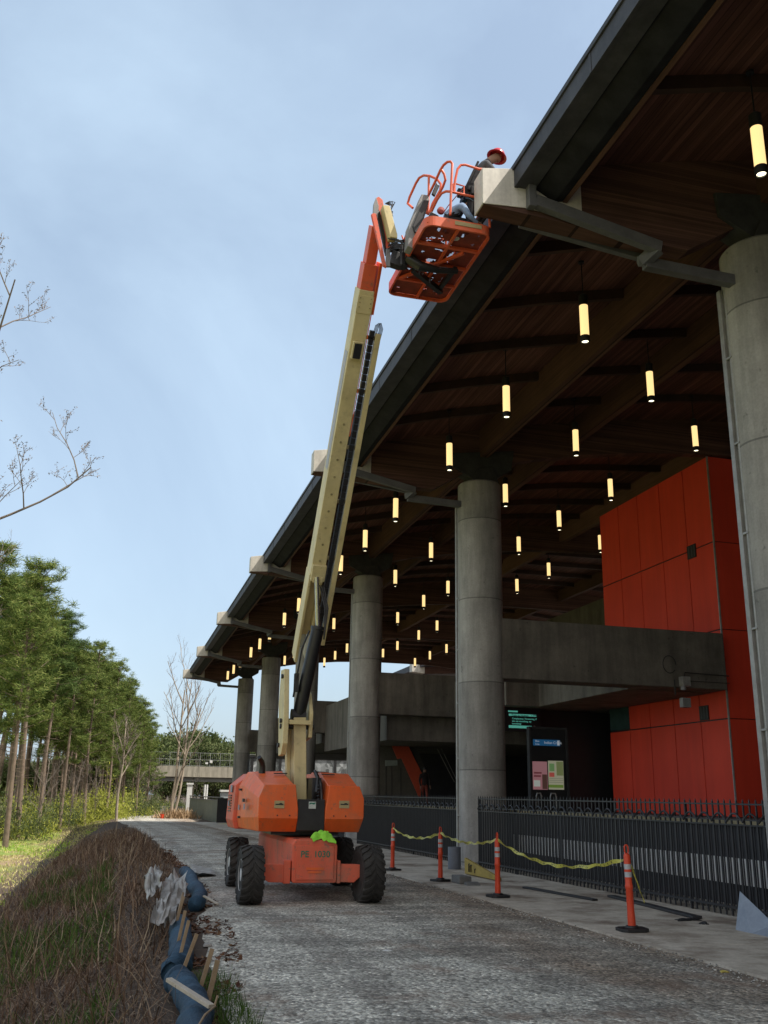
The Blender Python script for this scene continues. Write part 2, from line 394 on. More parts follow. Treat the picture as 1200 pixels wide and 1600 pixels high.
# ---------------------------------------------------------------- station canopy
YC = [12.45 + 13.75 * i for i in range(-2, 6)]
XB = [4.85, 5.6, 8.3, 10.2, 12.3, 14.3, 16.3, 18.5, 20.3, 24, 30, 36, 40.5]
def deckz(x): return ip(x, [4.85, 5.4, 8.3, 12.3, 16.3, 20.3, 26, 33, 41], [11.43, 11.53, 12.35, 13.25, 13.9, 14.25, 14.3, 13.6, 12.0])
def beamz(x): return ip(x, [4.85, 7.5, 8.7, 9.6, 12, 15, 18, 21, 26, 33, 41], [10.80, 10.66, 10.64, 11.35, 12.0, 12.55, 12.85, 13.0, 13.0, 12.4, 11.0])
canopy = thing('station_canopy', 'large open station roof of dark timber on round concrete columns', 'building', (10.2, 39.9, 0))
# timber deck
b = MB(); X2 = list(np.linspace(5.7, 41, 26)); Ylo, Yhi = -22.0, 82.6
for i in range(len(X2) - 1):
    xa, xb = X2[i], X2[i+1]
    b.add([(xa,Ylo,deckz(xa)),(xb,Ylo,deckz(xb)),(xb,Yhi,deckz(xb)),(xa,Yhi,deckz(xa)),
           (xa,Ylo,deckz(xa)+.3),(xb,Ylo,deckz(xb)+.3),(xb,Yhi,deckz(xb)+.3),(xa,Yhi,deckz(xa)+.3)],
          [(0,3,2,1),(4,5,6,7),(0,1,5,4),(2,3,7,6)] + ([(3,0,4,7)] if i == 0 else []) + ([(1,2,6,5)] if i == len(X2)-2 else []))
b.build('roof_deck', M['deckwood'], canopy, recalc=False)
beam_parts = []
for k, yc in enumerate(YC):
    hw = 0.17
    # timber glulam beam, arched underside
    b = MB(); xs_ = [4.884, 5.6] + list(np.linspace(6.2, 40.5, 30))
    poly = [(x, deckz(x) - 0.003) for x in xs_] + [(x, beamz(x)) for x in reversed(xs_)]
    n = len(poly); m_ = len(xs_)
    vs = [(p[0], yc - hw, p[1]) for p in poly] + [(p[0], yc + hw, p[1]) for p in poly]
    fs = []
    for i in range(m_ - 1):
        j = n - 1 - i
        fs += [(i, i+1, j-1, j), (n+i+1, n+i, n+j, n+j-1)]
    fs += [(i, (i+1) % n, n + (i+1) % n, n + i) for i in range(n)]
    b.add(vs, fs); b.build('roof_beam', M['beamwood'], canopy)
    # clad beam end
    b = MB(); b.prismY([(4.85, 11.46), (5.60, 11.60), (6.6, 11.55), (6.6, 10.80), (5.60, 10.86), (4.85, 10.80)], yc - 0.19, yc - 0.172); b.prismY([(4.85, 11.46), (5.60, 11.60), (6.6, 11.55), (6.6, 10.80), (5.60, 10.86), (4.85, 10.80)], yc + 0.172, yc + 0.19); b.prismY([(4.85, 11.46), (4.88, 11.465), (4.88, 10.80), (4.85, 10.80)], yc - 0.172, yc + 0.172); b.prismY([(4.88, 11.43), (4.88, 11.465), (5.6, 11.60), (5.6, 11.56)], yc - 0.172, yc + 0.172)
    b.build('beam_end', M['tipmetal'], canopy, bevel=0.01)
    # steel knee brace
    b = MB()
    b.bar((5.72, yc-0.27, 10.95), (7.96, yc-0.27, 10.50), 0.14, 0.20); b.bar((5.66, yc-0.27, 10.82), (5.66, yc-0.27, 11.25), 0.142, 0.13, (1, 0, 0))
    b.bar((5.67, yc+0.24, 10.86), (7.89, yc+0.24, 10.62), 0.11, 0.12)
    b.bar((7.93, yc-0.27, 10.50), (7.78, yc+0.0, 10.36), 0.16, 0.20); b.bar((7.78, yc+0.0, 10.36), (7.90, yc+0.24, 10.60), 0.14, 0.14)
    b.bar((7.80, yc-0.02, 10.33), (9.72, yc-0.02, 10.28), 0.16, 0.19)
    b.build('knee_brace', M['steel'], canopy, bevel=0.008)
    # saddle on the column head
    b = MB(); b.prismY([(9.15, 11.85), (11.2, 12.15), (11.1, 11.5), (10.55, 11.16), (10.5, 10.98), (9.85, 10.98), (9.8, 11.1), (9.2, 11.4)], yc - 0.24, yc + 0.24)
    for sx in (9.6, 10.7): b.tube((sx, yc-0.26, 11.65), (sx, yc+0.26, 11.65), 0.03)
    for yy_ in (-0.3, 0.3): b.prism([(9.75, 10.98), (10.65, 10.98), (10.45, 11.5), (9.95, 11.4)], lambda p, q=yy_: (p[0], yc+q, p[1]), lambda p, q=yy_: (p[0], yc+q*1.1, p[1]))
    b.build('column_saddle', M['saddle'], canopy, bevel=0.008)
# round columns
for k, yc in enumerate(YC):
    zb = zroad(yc) - 0.1
    b = MB(); b.lathe([(0.66, zb), (0.66, 10.93), (0.62, 10.98)], (10.13, yc + 0.05, 0), 48)
    b.build('column', M['column'], canopy, smooth=True)
    if k in (2, 3, 4):
        b = MB(); a0 = math.radians(152)
        cx_, cy_ = 10.13 + 0.685 * math.cos(a0), yc + 0.05 + 0.685 * math.sin(a0)
        b.box((cx_ - 0.06, cy_ - 0.05, zb + 0.3), (cx_ + 0.02, cy_ + 0.05, 10.3))
        b.path([(cx_ - 0.01, cy_ - 0.14, z) for z in (zb + 0.3, 4, 7, 10.3)], 0.032, 10)
        for z in np.arange(1.2, 10.2, 1.55): b.box((cx_ - 0.055, cy_ - 0.18, z), (cx_ + 0.05, cy_ - 0.05, z + 0.035))
        b.build('downpipe', M['conduit'], canopy, bevel=0.004)
# longitudinal girders and purlins (between beams)
for k in range(len(YC) - 1):
    y0, y1 = YC[k] + 0.17, YC[k+1] - 0.17
    for X0, dep in ((10.2, 0.9), (13.3, 0.75), (19.5, 0.8), (26, 0.7)):
        b = MB(); zt = deckz(X0) - 0.05
        b.box((X0 - 0.13, y0 + .002, zt - dep), (X0 + 0.13, y1 - .002, zt)); b.build('roof_girder', M['girderwood'], canopy)
    for q in range(1, 6):
        yq = lerp(YC[k], YC[k+1], q / 6)
        segs = [(6.25, 10.07), (10.33, 13.17), (13.43, 19.37), (19.63, 25.87), (26.13, 40.4)]
        b = MB()
        for xa, xb in segs:
            xx = np.linspace(xa, xb, 6 if xb - xa > 4 else 3)
            for i in range(len(xx) - 1):
                u, v = xx[i], xx[i+1]; d = 0.24
                b.add([(u,yq-.06,deckz(u)-d),(v,yq-.06,deckz(v)-d),(v,yq+.06,deckz(v)-d),(u,yq+.06,deckz(u)-d),(u,yq-.06,deckz(u)-.002),(v,yq-.06,deckz(v)-.002),(v,yq+.06,deckz(v)-.002),(u,yq+.06,deckz(u)-.002)],
                      [(0,3,2,1),(4,5,6,7),(0,1,5,4),(2,3,7,6)] + ([(3,0,4,7)] if i == 0 else []) + ([(1,2,6,5)] if i == len(xx)-2 else []))
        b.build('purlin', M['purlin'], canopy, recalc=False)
    # eave: gutter fascia, dark soffit trough, inner edge strip with timber lip
    b = MB()
    b.box((5.40, y0 - .0 + .02, 11.20), (5.46, y1 - .02, 11.52)); b.box((5.37, y0 + .02, 11.522), (5.50, y1 - .02, 11.56)); b.box((5.44, y0 + .02, 11.2), (5.75, y1 - .02, 11.24)) if False else None
    b.box((5.462, y0 + .02, 11.21), (5.75, y1 - .02, 11.25))
    for q in range(1, 5):
        yq = lerp(y0, y1, q / 5); b.box((5.392, yq - .03, 11.195), (5.399, yq + .03, 11.52))
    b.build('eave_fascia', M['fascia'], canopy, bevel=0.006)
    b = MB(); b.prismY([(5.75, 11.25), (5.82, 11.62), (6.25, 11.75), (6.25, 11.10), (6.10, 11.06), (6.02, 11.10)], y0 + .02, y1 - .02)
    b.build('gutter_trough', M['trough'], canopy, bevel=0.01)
    b = MB(); b.box((6.252, y0 + .02, 11.09), (6.33, y1 - .02, 11.66)); b.build('eave_board', M['girderwood'], canopy)
# roof covering
b = MB(); pr = [(5.38, 11.565), (5.38, 11.62), (8.3, 12.75), (12.3, 13.62), (16.3, 14.28), (20.3, 14.63), (26, 14.7), (33, 14.0), (41.2, 12.4), (41.2, 12.3)]
pu = [(x, z) for x, z in pr[1:]]; pl = [(x, z - 0.055) for x, z in pu]
for i in range(len(pu) - 1):
    b.add([(pl[i][0], Ylo-.2, pl[i][1]), (pl[i+1][0], Ylo-.2, pl[i+1][1]), (pl[i+1][0], Yhi+.2, pl[i+1][1]), (pl[i][0], Yhi+.2, pl[i][1]),
           (pu[i][0], Ylo-.2, pu[i][1]), (pu[i+1][0], Ylo-.2, pu[i+1][1]), (pu[i+1][0], Yhi+.2, pu[i+1][1]), (pu[i][0], Yhi+.2, pu[i][1])],
          [(0,3,2,1),(4,5,6,7),(0,1,5,4),(2,3,7,6),(3,0,4,7),(1,2,6,5)])
b.build('roof_covering', M['fascia'], canopy)
# cross beams of board-marked concrete at each pair of columns, and the platform deck they carry
for k, yc in enumerate(YC):
    x1 = 18.05 if k == 3 else (24 if k > 3 else 18.05)
    if k < 3: continue
    b = MB(); b.box((10.5, yc - 0.42, 5.02), (x1, yc + 0.42, 6.78)); b.build('concrete_crossbeam', M['concrete'], canopy, bevel=0.03)
b = MB()
b.prismZ([(15.25, 26.9), (18.2, 26.9), (18.2, 34.0), (24, 34.0), (24, 39.3), (13.9, 39.3), (13.9, 33.5), (15.25, 33.5)], 5.03, 6.5)
b.build('platform_slab', M['concrete'], canopy, bevel=0.02)
for k in range(4, 7):
    b = MB(); y0, y1 = YC[k] + 0.43, YC[k+1] - 0.43
    b.box((11.2, y0, 4.0 if k == 4 else 4.5), (24, y1, 6.5)); b.build('platform_slab', M['darkconc'], canopy, bevel=0.02)

# ---------------------------------------------------------------- pendant lamps
lamp = thing('pendant_lamp', 'x', 'lamp', (0, 0, 0), 'pendant tube lamps hung in rows under the station roof')
b = MB(); b.lathe([(0.0, 0.112), (0.062, 0.11), (0.062, 0.11)], (0, 0, 0), 20, caps=False)
b = MB(); b.lathe([(0.085, 0.13), (0.085, 0.80)], (0, 0, 0), 24); b.build('diffuser', M['lamp'], lamp, smooth=True)
b = MB(); b.lathe([(0.092, 0.80), (0.092, 1.02), (0.05, 1.06), (0.02, 1.06)], (0, 0, 0), 24); b.tube((0, 0, 1.06), (0, 0, 1.8), 0.012); b.lathe([(0.06, 1.77), (0.06, 1.81)], (0, 0, 0), 16); b.build('stem', M['black'], lamp, smooth=True)
b = MB(); b.lathe([(0.092, 0.13), (0.092, 0.0), (0.070, 0.0), (0.070, 0.012)], (0, 0, 0), 24, caps=False); b.build('end_cap', M['black'], lamp, smooth=True)
b = MB(); b.lathe([(0.068, 0.02), (0.068, 0.03)], (0, 0, 0), 20); b.build('downlight', M['lampspot'], lamp)
ordn = ['nearest', 'second', 'third', 'fourth', 'fifth', 'sixth', 'seventh', 'eighth', 'ninth', 'tenth', 'eleventh', 'twelfth', 'thirteenth', 'fourteenth', 'fifteenth', 'sixteenth', 'seventeenth', 'eighteenth']
rows = [(8.3, 10.45, 'row along the eave', 10.0), (12.25, 11.35, 'second row from the eave', 19.0), (16.3, 11.98, 'third row from the eave', 23.0), (20.3, 12.38, 'fourth row from the eave', 37.0), (24.3, 12.4, 'innermost row', 60)]
LY = [10.0, 15.5, 19.6, 23.8, 29.2, 33.4, 37.5, 43, 47.1, 51.2, 56.7, 60.8, 64.9, 70.4, 74.6, 78.8]
first = True
for X0, zb, rn, ymin in rows:
    cnt = 0
    for y in LY:
        if y < ymin: continue
        o = lamp if first else copy_tree(lamp)
        first = False; o.location = (X0 + random.uniform(-.03, .03), y + random.uniform(-.03, .03), zb + random.uniform(-.02, .02))
        o.rotation_euler = (random.uniform(-.006, .006), random.uniform(-.006, .006), random.uniform(0, 6))
        o['label'] = 'glowing pendant lamp, %s from the camera in the %s' % (ordn[cnt], rn); cnt += 1

# ---------------------------------------------------------------- red clad tower
def red_mat():
    g = NG('red composite panel'); n = g.noise(0.5, 4); f = g.noise(40, 3)
    c = g.ramp(n, [(0.3, (0.74, 0.058, 0.028)), (0.7, (0.84, 0.072, 0.034))]); c = g.mix(0.25, c, g.ramp(f, [(0.3, 0.8), (0.7, 1.0)]), 'MULTIPLY')
    st = g.noise(3, 4, 0.6, sc3=(1, 1, .07)); c = g.mix(0.3, c, g.ramp(st, [(0.35, .7), (.6, 1.)]), 'MULTIPLY')
    g.base(c); g.rough(0.55); g.b.inputs['Specular IOR Level'].default_value = .3; return g.m
M['red'] = red_mat()
tw = thing('elevator_tower', 'tall red panelled elevator tower inside the station beside the nearest columns', 'tower', (20.5, 30, 1.25))
b = MB(); b.box((18.34, 26.24, 1.2), (23, 33.75, 12.8)); b.build('tower_core', M['black'], tw)
ysp = [26.2, 27.72, 29.28, 30.84, 32.30, 33.8]; zsp = [1.26, 4.2, 7.0, 9.9, 12.87]
for i in range(5):
    for j in range(4):
        y0, y1, z0, z1 = ysp[i] + .02, ysp[i+1] - .02, zsp[j] + .02, zsp[j+1] - .02
        if i == 4 and j == 1:    # glazed strip here
            b = MB(); b.box((18.305, y0, 5.75), (18.335, y1, z1)); b.build('wall_panel', M['red'], tw, bevel=0.004); 
            g_ = MB(); g_.box((18.315, y0, 4.25), (18.33, y1, 5.72)); g_.build('tower_window', pm('tower glass', (0.05, 0.10, 0.10), (0.03, 0.06, 0.06), 2, 0.15), tw)
            continue
        b = MB(); b.box((18.305, y0, z0), (18.335, y1, z1)); b.build('wall_panel', M['red'], tw, bevel=0.004)
xsp = [18.3, 20.0, 21.6, 23.05]
for i in range(3):
    for j in range(4):
        b = MB(); b.box((xsp[i] + .012 + (.04 if i == 0 else 0), 26.205, zsp[j] + .012), (xsp[i+1] - .012, 26.235, zsp[j+1] - .012)); b.build('wall_panel', M['red'], tw, bevel=0.004)
b = MB(); b.box((18.29, 26.19, 1.26), (18.335, 26.236, 12.87)); b.build('corner_trim', M['conduit'], tw)
for z0 in (9.62, 4.23):
    b = MB(); b.box((18.27, 27.22, z0), (18.304, 27.72, z0 + 0.46)); 
    b.build('vent', M['black'], tw); 
    b = MB()
    for s in range(3): b.box((18.262, 27.22 + s * .16 + .05, z0 + .04), (18.27, 27.22 + s * .16 + .07, z0 + .42))
    b.build('vent_grille', M['steel'], tw)
b = MB(); b.box((20.6, 26.17, 3.0), (21.3, 26.203, 5.0)); b.build('vent', M['black'], tw)

# ---------------------------------------------------------------- retaining wall behind fence
rw = thing('retaining_wall', 'low dark wall with a painted sun band running behind the picket fence', 'wall', (11.05, 40, 0))
b = MB(); b.box((10.98, -5, -1.0), (11.18, 86, 1.30)); b.build('wall_body', pm('dark wall', (0.05, 0.05, 0.055), None, 3, .8), rw)
b = MB(); b.box((10.93, 8, 0.30), (10.978, 26.0, 0.74)); b.build('painted_sun_band', pm('painted sun band', (0.92, 0.90, 0.86), (0.8, .78, .75), 1.2, .6), rw)  # sunlight through the gap, put into the colour of this strip
b = MB(); b.box((10.9, -5, 1.302), (11.3, 86, 1.40)); b.build('wall_coping', pm('yellowed coping', (0.36, 0.30, 0.17), (0.2, .17, .1), 2, .8), rw)

# ---------------------------------------------------------------- picket fences
fl = ['black picket fence panel nearest the camera, right of the nearest pale column', 'black picket fence between the two nearest round columns, behind the tape', 'black picket fence between the second and third columns, behind the boom lift', 'black picket fence beyond the third column', 'black picket fence beyond the fourth column', 'black picket fence beyond the fifth column']
for k in range(1, 7):
    y0, y1 = YC[k] + 0.5, YC[k+1] - 0.6
    fn = thing('picket_fence', fl[k-1], 'fence', (9.75, y0, 0), 'black picket fences between the station columns')
    nP = int((y1 - y0) / 0.165) if k < 4 else int((y1 - y0) / 0.22)
    b = MB(); zt = 1.76
    for i in range(nP + 1):
        y = y0 + (y1 - y0) * i / nP; zg = zroad(y) + 0.05
        if k >= 5: b.box((9.742, y - .01, zg), (9.758, y + .01, zt)); continue
        b.box((9.739, y - .013, zg), (9.761, y + .013, zt - .05))
        b.add([(9.739, y-.013, zt-.05), (9.761, y-.013, zt-.05), (9.761, y+.013, zt-.05), (9.739, y+.013, zt-.05), (9.75, y, zt)], [(0,1,4),(1,2,4),(2,3,4),(3,0,4)])
    b.build('pickets', M['fence'], fn, recalc=False)
    b = MB()
    # close-set lower bars
    n2 = nP * 2 if k < 4 else nP
    for i in range(n2):
        y = y0 + (y1 - y0) * (i + .5) / n2; b.box((9.755, y - .012, zroad(y) + 0.12), (9.768, y + .012, 1.34))
    b.build('lower_bars', M['fence'], fn, recalc=False)
    b = MB()
    for z in (1.66, 1.42, 1.34): b.box((9.725, y0, z), (9.74, y1, z + .025))
    zr0, zr1 = zroad(y0) + .16, zroad(y1) + .16
    b.add([(9.72,y0,zr0),(9.78,y0,zr0),(9.78,y1,zr1),(9.72,y1,zr1),(9.72,y0,zr0+.035),(9.78,y0,zr0+.035),(9.78,y1,zr1+.035),(9.72,y1,zr1+.035)], [(0,3,2,1),(4,5,6,7),(0,1,5,4),(1,2,6,5),(2,3,7,6),(3,0,4,7)])
    b.build('rails', M['fence'], fn)
    if k < 5:
        b = MB(); nw = int((y1 - y0) / 0.42); pts = []
        for i in range(nw * 8 + 1):
            t = i / 8; ph = t % 1
            pts.append((9.725, y0 + (y1 - y0) * t / nw, 1.40 + 0.13 * abs(math.sin(math.pi * t))))
        b.path(pts, 0.017, 6); b.build('wave_trim', M['fence'], fn)
    for q in range(6):
        y = lerp(y0, y1, q / 5)
        b = MB(); b.box((9.762, y - .02, zroad(y) + .03), (9.80, y + .02, 1.66)); b.build('post', M['fence'], fn)
# ---------------------------------------------------------------- boom lift
def paint(name, c, faded=None, rough=0.45, wear=0.5):
    g = NG(name); a = g.noise(0.9, 5, 0.6); f = g.noise(9, 5, 0.7); s = g.noise(3, 4, 0.6, sc3=(1, 1, .1))
    col = g.ramp(a, [(0.35, c), (0.7, faded or tuple(min(1, x * 1.12 + .02) for x in c))])
    col = g.mix(0.3, col, g.ramp(s, [(0.35, .55), (.6, 1.)]), 'MULTIPLY')
    col = g.mix(g.math('MULTIPLY', g.ramp(f, [(0.58, 0.0), (0.70, 1.0)]), wear), col, (0.16, 0.13, 0.10))
    gr2 = g.noise(1.7, 6, 0.75); col = g.mix(g.ramp(gr2, [(.52, 0.0), (.70, wear * .8)]), col, (0.20, 0.155, 0.11))
    g.base(col); g.rough(rough); g.bump(f, 0.08, 0.004); return g.m
M['orange'] = paint('orange paint', (0.84, 0.125, 0.018), (0.82, 0.165, 0.04))
M['fadedorange'] = paint('faded orange paint', (0.76, 0.12, 0.055), (0.68, 0.17, 0.10), 0.6, 0.8)
M['basketorange'] = paint('basket paint', (0.70, 0.10, 0.035), (0.78, 0.15, 0.06), 0.45, 0.6)
M['cream'] = paint('cream paint', (0.66, 0.55, 0.27), (0.70, 0.60, 0.34), 0.5, 0.35)
M['rubber'] = pm('tyre rubber', (0.050, 0.045, 0.040), (0.025, 0.024, 0.023), 5, 0.85, 0, 0.4)
M['mech'] = pm('black machinery', (0.022, 0.022, 0.024), (0.012, .012, .013), 6, 0.4)
M['chrome'] = pm('hydraulic rod', (0.6, 0.6, 0.6), None, 4, 0.2, 0.9)
M['greypaint'] = pm('grey box', (0.28, 0.28, 0.28), None, 5, 0.5)
M['decal'] = pm('warning decal', (0.50, 0.40, 0.20), (0.40, .32, .16), 30, 0.6)
M['green'] = pm('green stencil', (0.02, 0.22, 0.14), None, 20, 0.8)
GZ = -0.09
lift = thing('boom_lift', 'orange and cream articulated boom lift raised to the roof edge', 'boom lift', (3.48, 18.7, GZ))
# chassis
b = MB()
b.prismY([(3.08, .30), (3.10, .26), (3.84, .26), (3.86, .30), (3.86, .86), (3.80, .96), (3.12, .96), (3.07, .88)], 16.97, 21.0)
b.build('chassis', M['fadedorange'], lift, bevel=0.02)
b = MB(); b.box((3.14, 16.945, .31), (3.80, 16.968, .86)); b.build('front_plate', M['fadedorange'], lift, bevel=0.008)
b = MB(); b.lathe([(0.50, .96), (.50, 1.12)], (3.48, 19.0, 0), 32); b.box((2.85, 18.0, 1.0), (4.1, 20.9, 1.07)); b.build('turntable_base', M['mech'], lift)
for yy_, nm in ((17.02, 'front'), (20.35, 'rear')):
    for s_, xa, xb in ((-1, 2.60, 3.06), (1, 3.87, 4.30)):
        b = MB()
        dx = 0 if yy_ < 18 else 0.14
        lo = [(xa+dx, .33), (xa+dx + (0.10 if s_ < 0 else 0), .27), (xb+dx - (0.0 if s_ < 0 else .12), .26), (xb+dx, .36), (xb+dx, .55), (xa+dx, .56)]
        b.prismY(lo, yy_, yy_ + .16)
        if s_ < 0: b.box((xb+dx - .12, yy_ - .03, .25), (xb+dx - .0, yy_ + .2, .62))
        else: b.box((xa+dx, yy_ - .03, .25), (xa+dx + .06, yy_ + .2, .62))
        b.build('axle', M['fadedorange'], lift, bevel=0.012)
def wheel(cx_, cy_, cz_, steer=0.0, side=-1):
    r_, w_ = 0.475, 0.35
    b = MB()
    prof = [(.24, -w_/2+.02), (.36, -w_/2-.01), (.43, -w_/2+.0), (.452, -w_/2+.06), (.458, 0), (.452, w_/2-.06), (.43, w_/2), (.36, w_/2+.01), (.24, w_/2-.02)]
    b.lathe(prof, (0, 0, 0), 40, 'x')
    nl = 20
    for i in range(nl):
        for s_ in (-1, 1):
            t0 = 2 * math.pi * (i + (0.5 if s_ > 0 else 0)) / nl
            pts = [(0.015 * s_, 0.0), (0.09 * s_, 0.10), (0.19 * s_, 0.16)]
            for a_ in range(2):
                (xa, ta), (xb, tb) = pts[a_], pts[a_+1]; hw_ = 0.036
                vs = []
                for x_, t_ in ((xa, ta), (xb, tb)):
                    ro = 0.478 if abs(x_) < .17 else 0.455; ri = 0.44 if abs(x_) < .17 else .41
                    for rr, dt in ((ri, -hw_*1.3), (ri, hw_*1.3), (ro, hw_), (ro, -hw_)):
                        th = t0 + (t_ + dt) / .46 * .92; vs.append((x_, rr * math.cos(th), rr * math.sin(th)))
                b.add(vs, [(0,3,2,1),(4,5,6,7),(0,1,5,4),(1,2,6,5),(2,3,7,6),(3,0,4,7)])
    Mx = Matrix.Translation((cx_, cy_, cz_)) @ Matrix.Rotation(steer, 4, 'Z') @ Matrix.Rotation(random.uniform(0, 3), 4, 'X')
    b.v = [tuple(Mx @ Vector(v)) for v in b.v]
    w_o = MB(); w_o.cur = 0; wh = b.build('wheel', M['rubber'], lift)
    c = MB(); c.lathe([(.25, .168 * side), (.25, .10 * side), (.10, .07 * side), (.10, .16 * side), (.0, .17 * side)], (0, 0, 0), 28, 'x', caps=False)
    for q in range(8):
        t = q * math.pi / 4; c.tube((.08*side, .16*math.cos(t), .16*math.sin(t)), (.12*side, .16*math.cos(t), .16*math.sin(t)), .016, n=6)
    c.v = [tuple(Mx @ Vector(v)) for v in c.v]
    c.build('rim', M['white'], wh, smooth=True)
wheel(2.375, 17.0, 0.395, 0.0, -1); wheel(4.43, 17.05, 0.40, 0.05, 1); wheel(2.57, 20.4, 0.38, 0.0, -1); wheel(4.72, 20.4, 0.39, 0, 1)
# hoods
def loft(sections, mats, name, parent):
    b = MB(); n = len(sections[0][1])
    for Y, poly in sections: b.v += [(p[0], Y, p[1]) for p in poly]
    for j in range(len(sections) - 1):
        for i in range(n): b.f.append((j*n+i, j*n+(i+1)%n, (j+1)*n+(i+1)%n, (j+1)*n+i)); b.m.append(0)
    b.f += [tuple(range(n)), tuple(range((len(sections)-1)*n, len(sections)*n))]; b.m += [0, 0]
    return b.build(name, mats, parent, bevel=0.012)
XC = 3.49
def mir(p): return [(2 * XC - x, z) for x, z in p]
s0 = [(3.18, 1.87), (2.62, 1.86), (2.53, 1.64), (2.53, 1.30), (2.58, 1.06), (3.24, 1.06), (3.24, 1.45)]
s1 = [(3.12, 2.12), (2.56, 2.10), (2.40, 1.84), (2.39, 1.27), (2.44, 1.07), (3.24, 1.07), (3.22, 1.6)]
s2 = [(3.12, 2.13), (2.58, 2.11), (2.42, 1.84), (2.41, 1.25), (2.45, 1.07), (3.24, 1.07), (3.22, 1.6)]
s0a = [(3.18, 1.87), (2.62, 1.86), (2.53, 1.64), (2.53, 1.34), (2.54, 1.29), (3.24, 1.29), (3.24, 1.45)]
hl = loft([(17.5, s0a), (17.66, s0), (18.7, s1), (19.55, s2)], M['orange'], 'engine_hood', lift)
hr = loft([(17.5, mir(s0a)), (17.66, mir(s0)), (18.7, mir(s1)), (19.55, mir(s2))], M['orange'], 'tank_hood', lift)
s3 = [(3.1, 2.10), (2.64, 2.09), (2.36, 1.86), (2.33, 1.20), (2.38, 1.04), (3.2, 1.04), (3.2, 1.6)]
s4 = [(3.1, 2.02), (2.66, 2.0), (2.42, 1.8), (2.40, 1.20), (2.44, 1.04), (3.2, 1.04), (3.2, 1.6)]
loft([(19.57, s3), (20.7, s3), (21.1, s4)], M['fadedorange'], 'side_cover', lift)
loft([(19.57, mir(s3)), (20.7, mir(s3)), (21.1, mir(s4))], M['orange'], 'side_cover', lift)
b = MB(); b.box((3.25, 17.75, 1.05), (3.73, 20.9, 1.5)); b.box((3.56, 17.9, 1.5), (3.73, 20.5, 2.0))
b.path([(3.60, 17.9, 1.5), (3.62, 17.78, 1.75), (3.66, 17.9, 1.98), (3.68, 18.3, 2.12)], .035, 8); b.path([(3.69, 17.72, 1.1), (3.71, 17.66, 1.5), (3.70, 17.8, 1.9), (3.68, 18.2, 2.1)], .03, 8)
for q in range(6): b.tube((3.62 + .015 * (q % 2), 17.72, 1.55 + q * .06), (3.66, 17.70, 1.57 + q * .06), .018, n=6)
b.build('machinery_bay', M['mech'], lift)
b = MB(); b.box((3.24, 17.56, 1.08), (3.74, 17.60, 1.62)); b.build('counterweight_plate', M['mech'], lift, bevel=.01)
b = MB(); b.path([(2.72, 18.6, 2.06), (2.72, 18.6, 2.20), (2.70, 18.55, 2.28), (2.63, 18.45, 2.36)], .06, 14, rs=[.065, .06, .052, .04]); b.build('exhaust_pipe', M['mech'], lift, smooth=True)
for px0, px1 in ((429, 444), (530.5, 545.5)):
    a_ = onY(px0, 1251, 17.49); c_ = onY(px1, 1263, 17.49)
    b = MB(); b.box((a_.x, 17.485, c_.z), (c_.x, 17.497, a_.z)); d_ = b.build('warning_decal', M['decal'], lift)
    b = MB(); zc_ = (a_.z + c_.z) / 2; b.box((a_.x + .02, 17.479, zc_ - .008), (c_.x - .02, 17.484, zc_ + .012)); b.box((a_.x+.09, 17.479, zc_+.014), (c_.x-.04, 17.484, zc_+.026)); b.build('decal_symbol', M['mech'], d_)
b = MB(); b.box((3.44, 17.548, 1.46), (3.57, 17.558, 1.58)); d_ = b.build('sticker', pm('white sticker', (.62, .66, .64), (.55, .6, .58), 8, .4), lift)
b = MB(); b.prismY([(3.45, 1.53), (3.49, 1.545), (3.53, 1.53), (3.56, 1.55), (3.56, 1.57), (3.52, 1.56), (3.48, 1.565), (3.45, 1.555)], 17.543, 17.547); b.build('sticker_mark', M['green'], d_)
for (y_, z_, w_) in ((18.2, 1.42, .10), (19.0, 1.40, .09), (19.9, 1.72, .14), (20.3, 1.45, .1)):
    b = MB(); x_ = 2.385 if y_ < 19.5 else 2.335; b.box((x_ - .012, y_, z_), (x_ - .004, y_ + w_ * 1.6, z_ + w_)); b.build('side_decal', pm('blue decal', (.30, .33, .42), (.22, .24, .3), 30, .5), lift)
# latches, hinges and vents on the hoods
b = MB()
for z_ in (1.25, 1.75): b.box((2.352, 18.9, z_), (2.40, 19.0, z_ + .04))
b.box((2.36, 18.35, 1.55), (2.395, 18.5, 1.61)); b.build('hood_latch', M['mech'], hl)
b = MB()
for q in range(7): b.box((2.325, 20.0, 1.35 + q * .05), (2.345, 20.45, 1.37 + q * .05))
b.build('vent_slots', M['mech'], lift)
for sgn, hd_ in ((-1, hl), (1, hr)):
    b = MB(); xa_ = XC + sgn * .33; 
    for y_ in (18.35, 18.9): b.bar((xa_, y_, 2.075 if y_ < 18.6 else 2.13), (xa_ + sgn * .25, y_, 2.07 if y_ < 18.6 else 2.12), .05, .02)
    b.build('hood_hinge', M['mech'], hd_)
    b = MB(); b.tube((XC + sgn * .62, 17.505, 1.34), (XC + sgn * .62, 17.485, 1.34), .012, n=10); b.tube((XC + sgn * .40, 17.505, 1.34), (XC + sgn * .40, 17.485, 1.34), .012, n=10); b.build('hood_bolts', M['mech'], hd_)
# stencilled number
text_mesh('PE  1030', 0.145, M['green'], 'stencil_number', lift, (3.47, 16.945, .72), (1, 0, 0), (0, 0, 1), .003, .002)
b = MB(); b.box((3.32, 16.935, .47), (3.62, 16.942, .51)); b.box((3.35, 16.935, .42), (3.58, 16.942, .45)); b.build('painted_patch', M['orange'], lift)
b = MB(); b.lathe([(.05, .961), (.05, .966)], (3.2, 17.35, 0), 16); b.build('chassis_hole', M['mech'], lift)
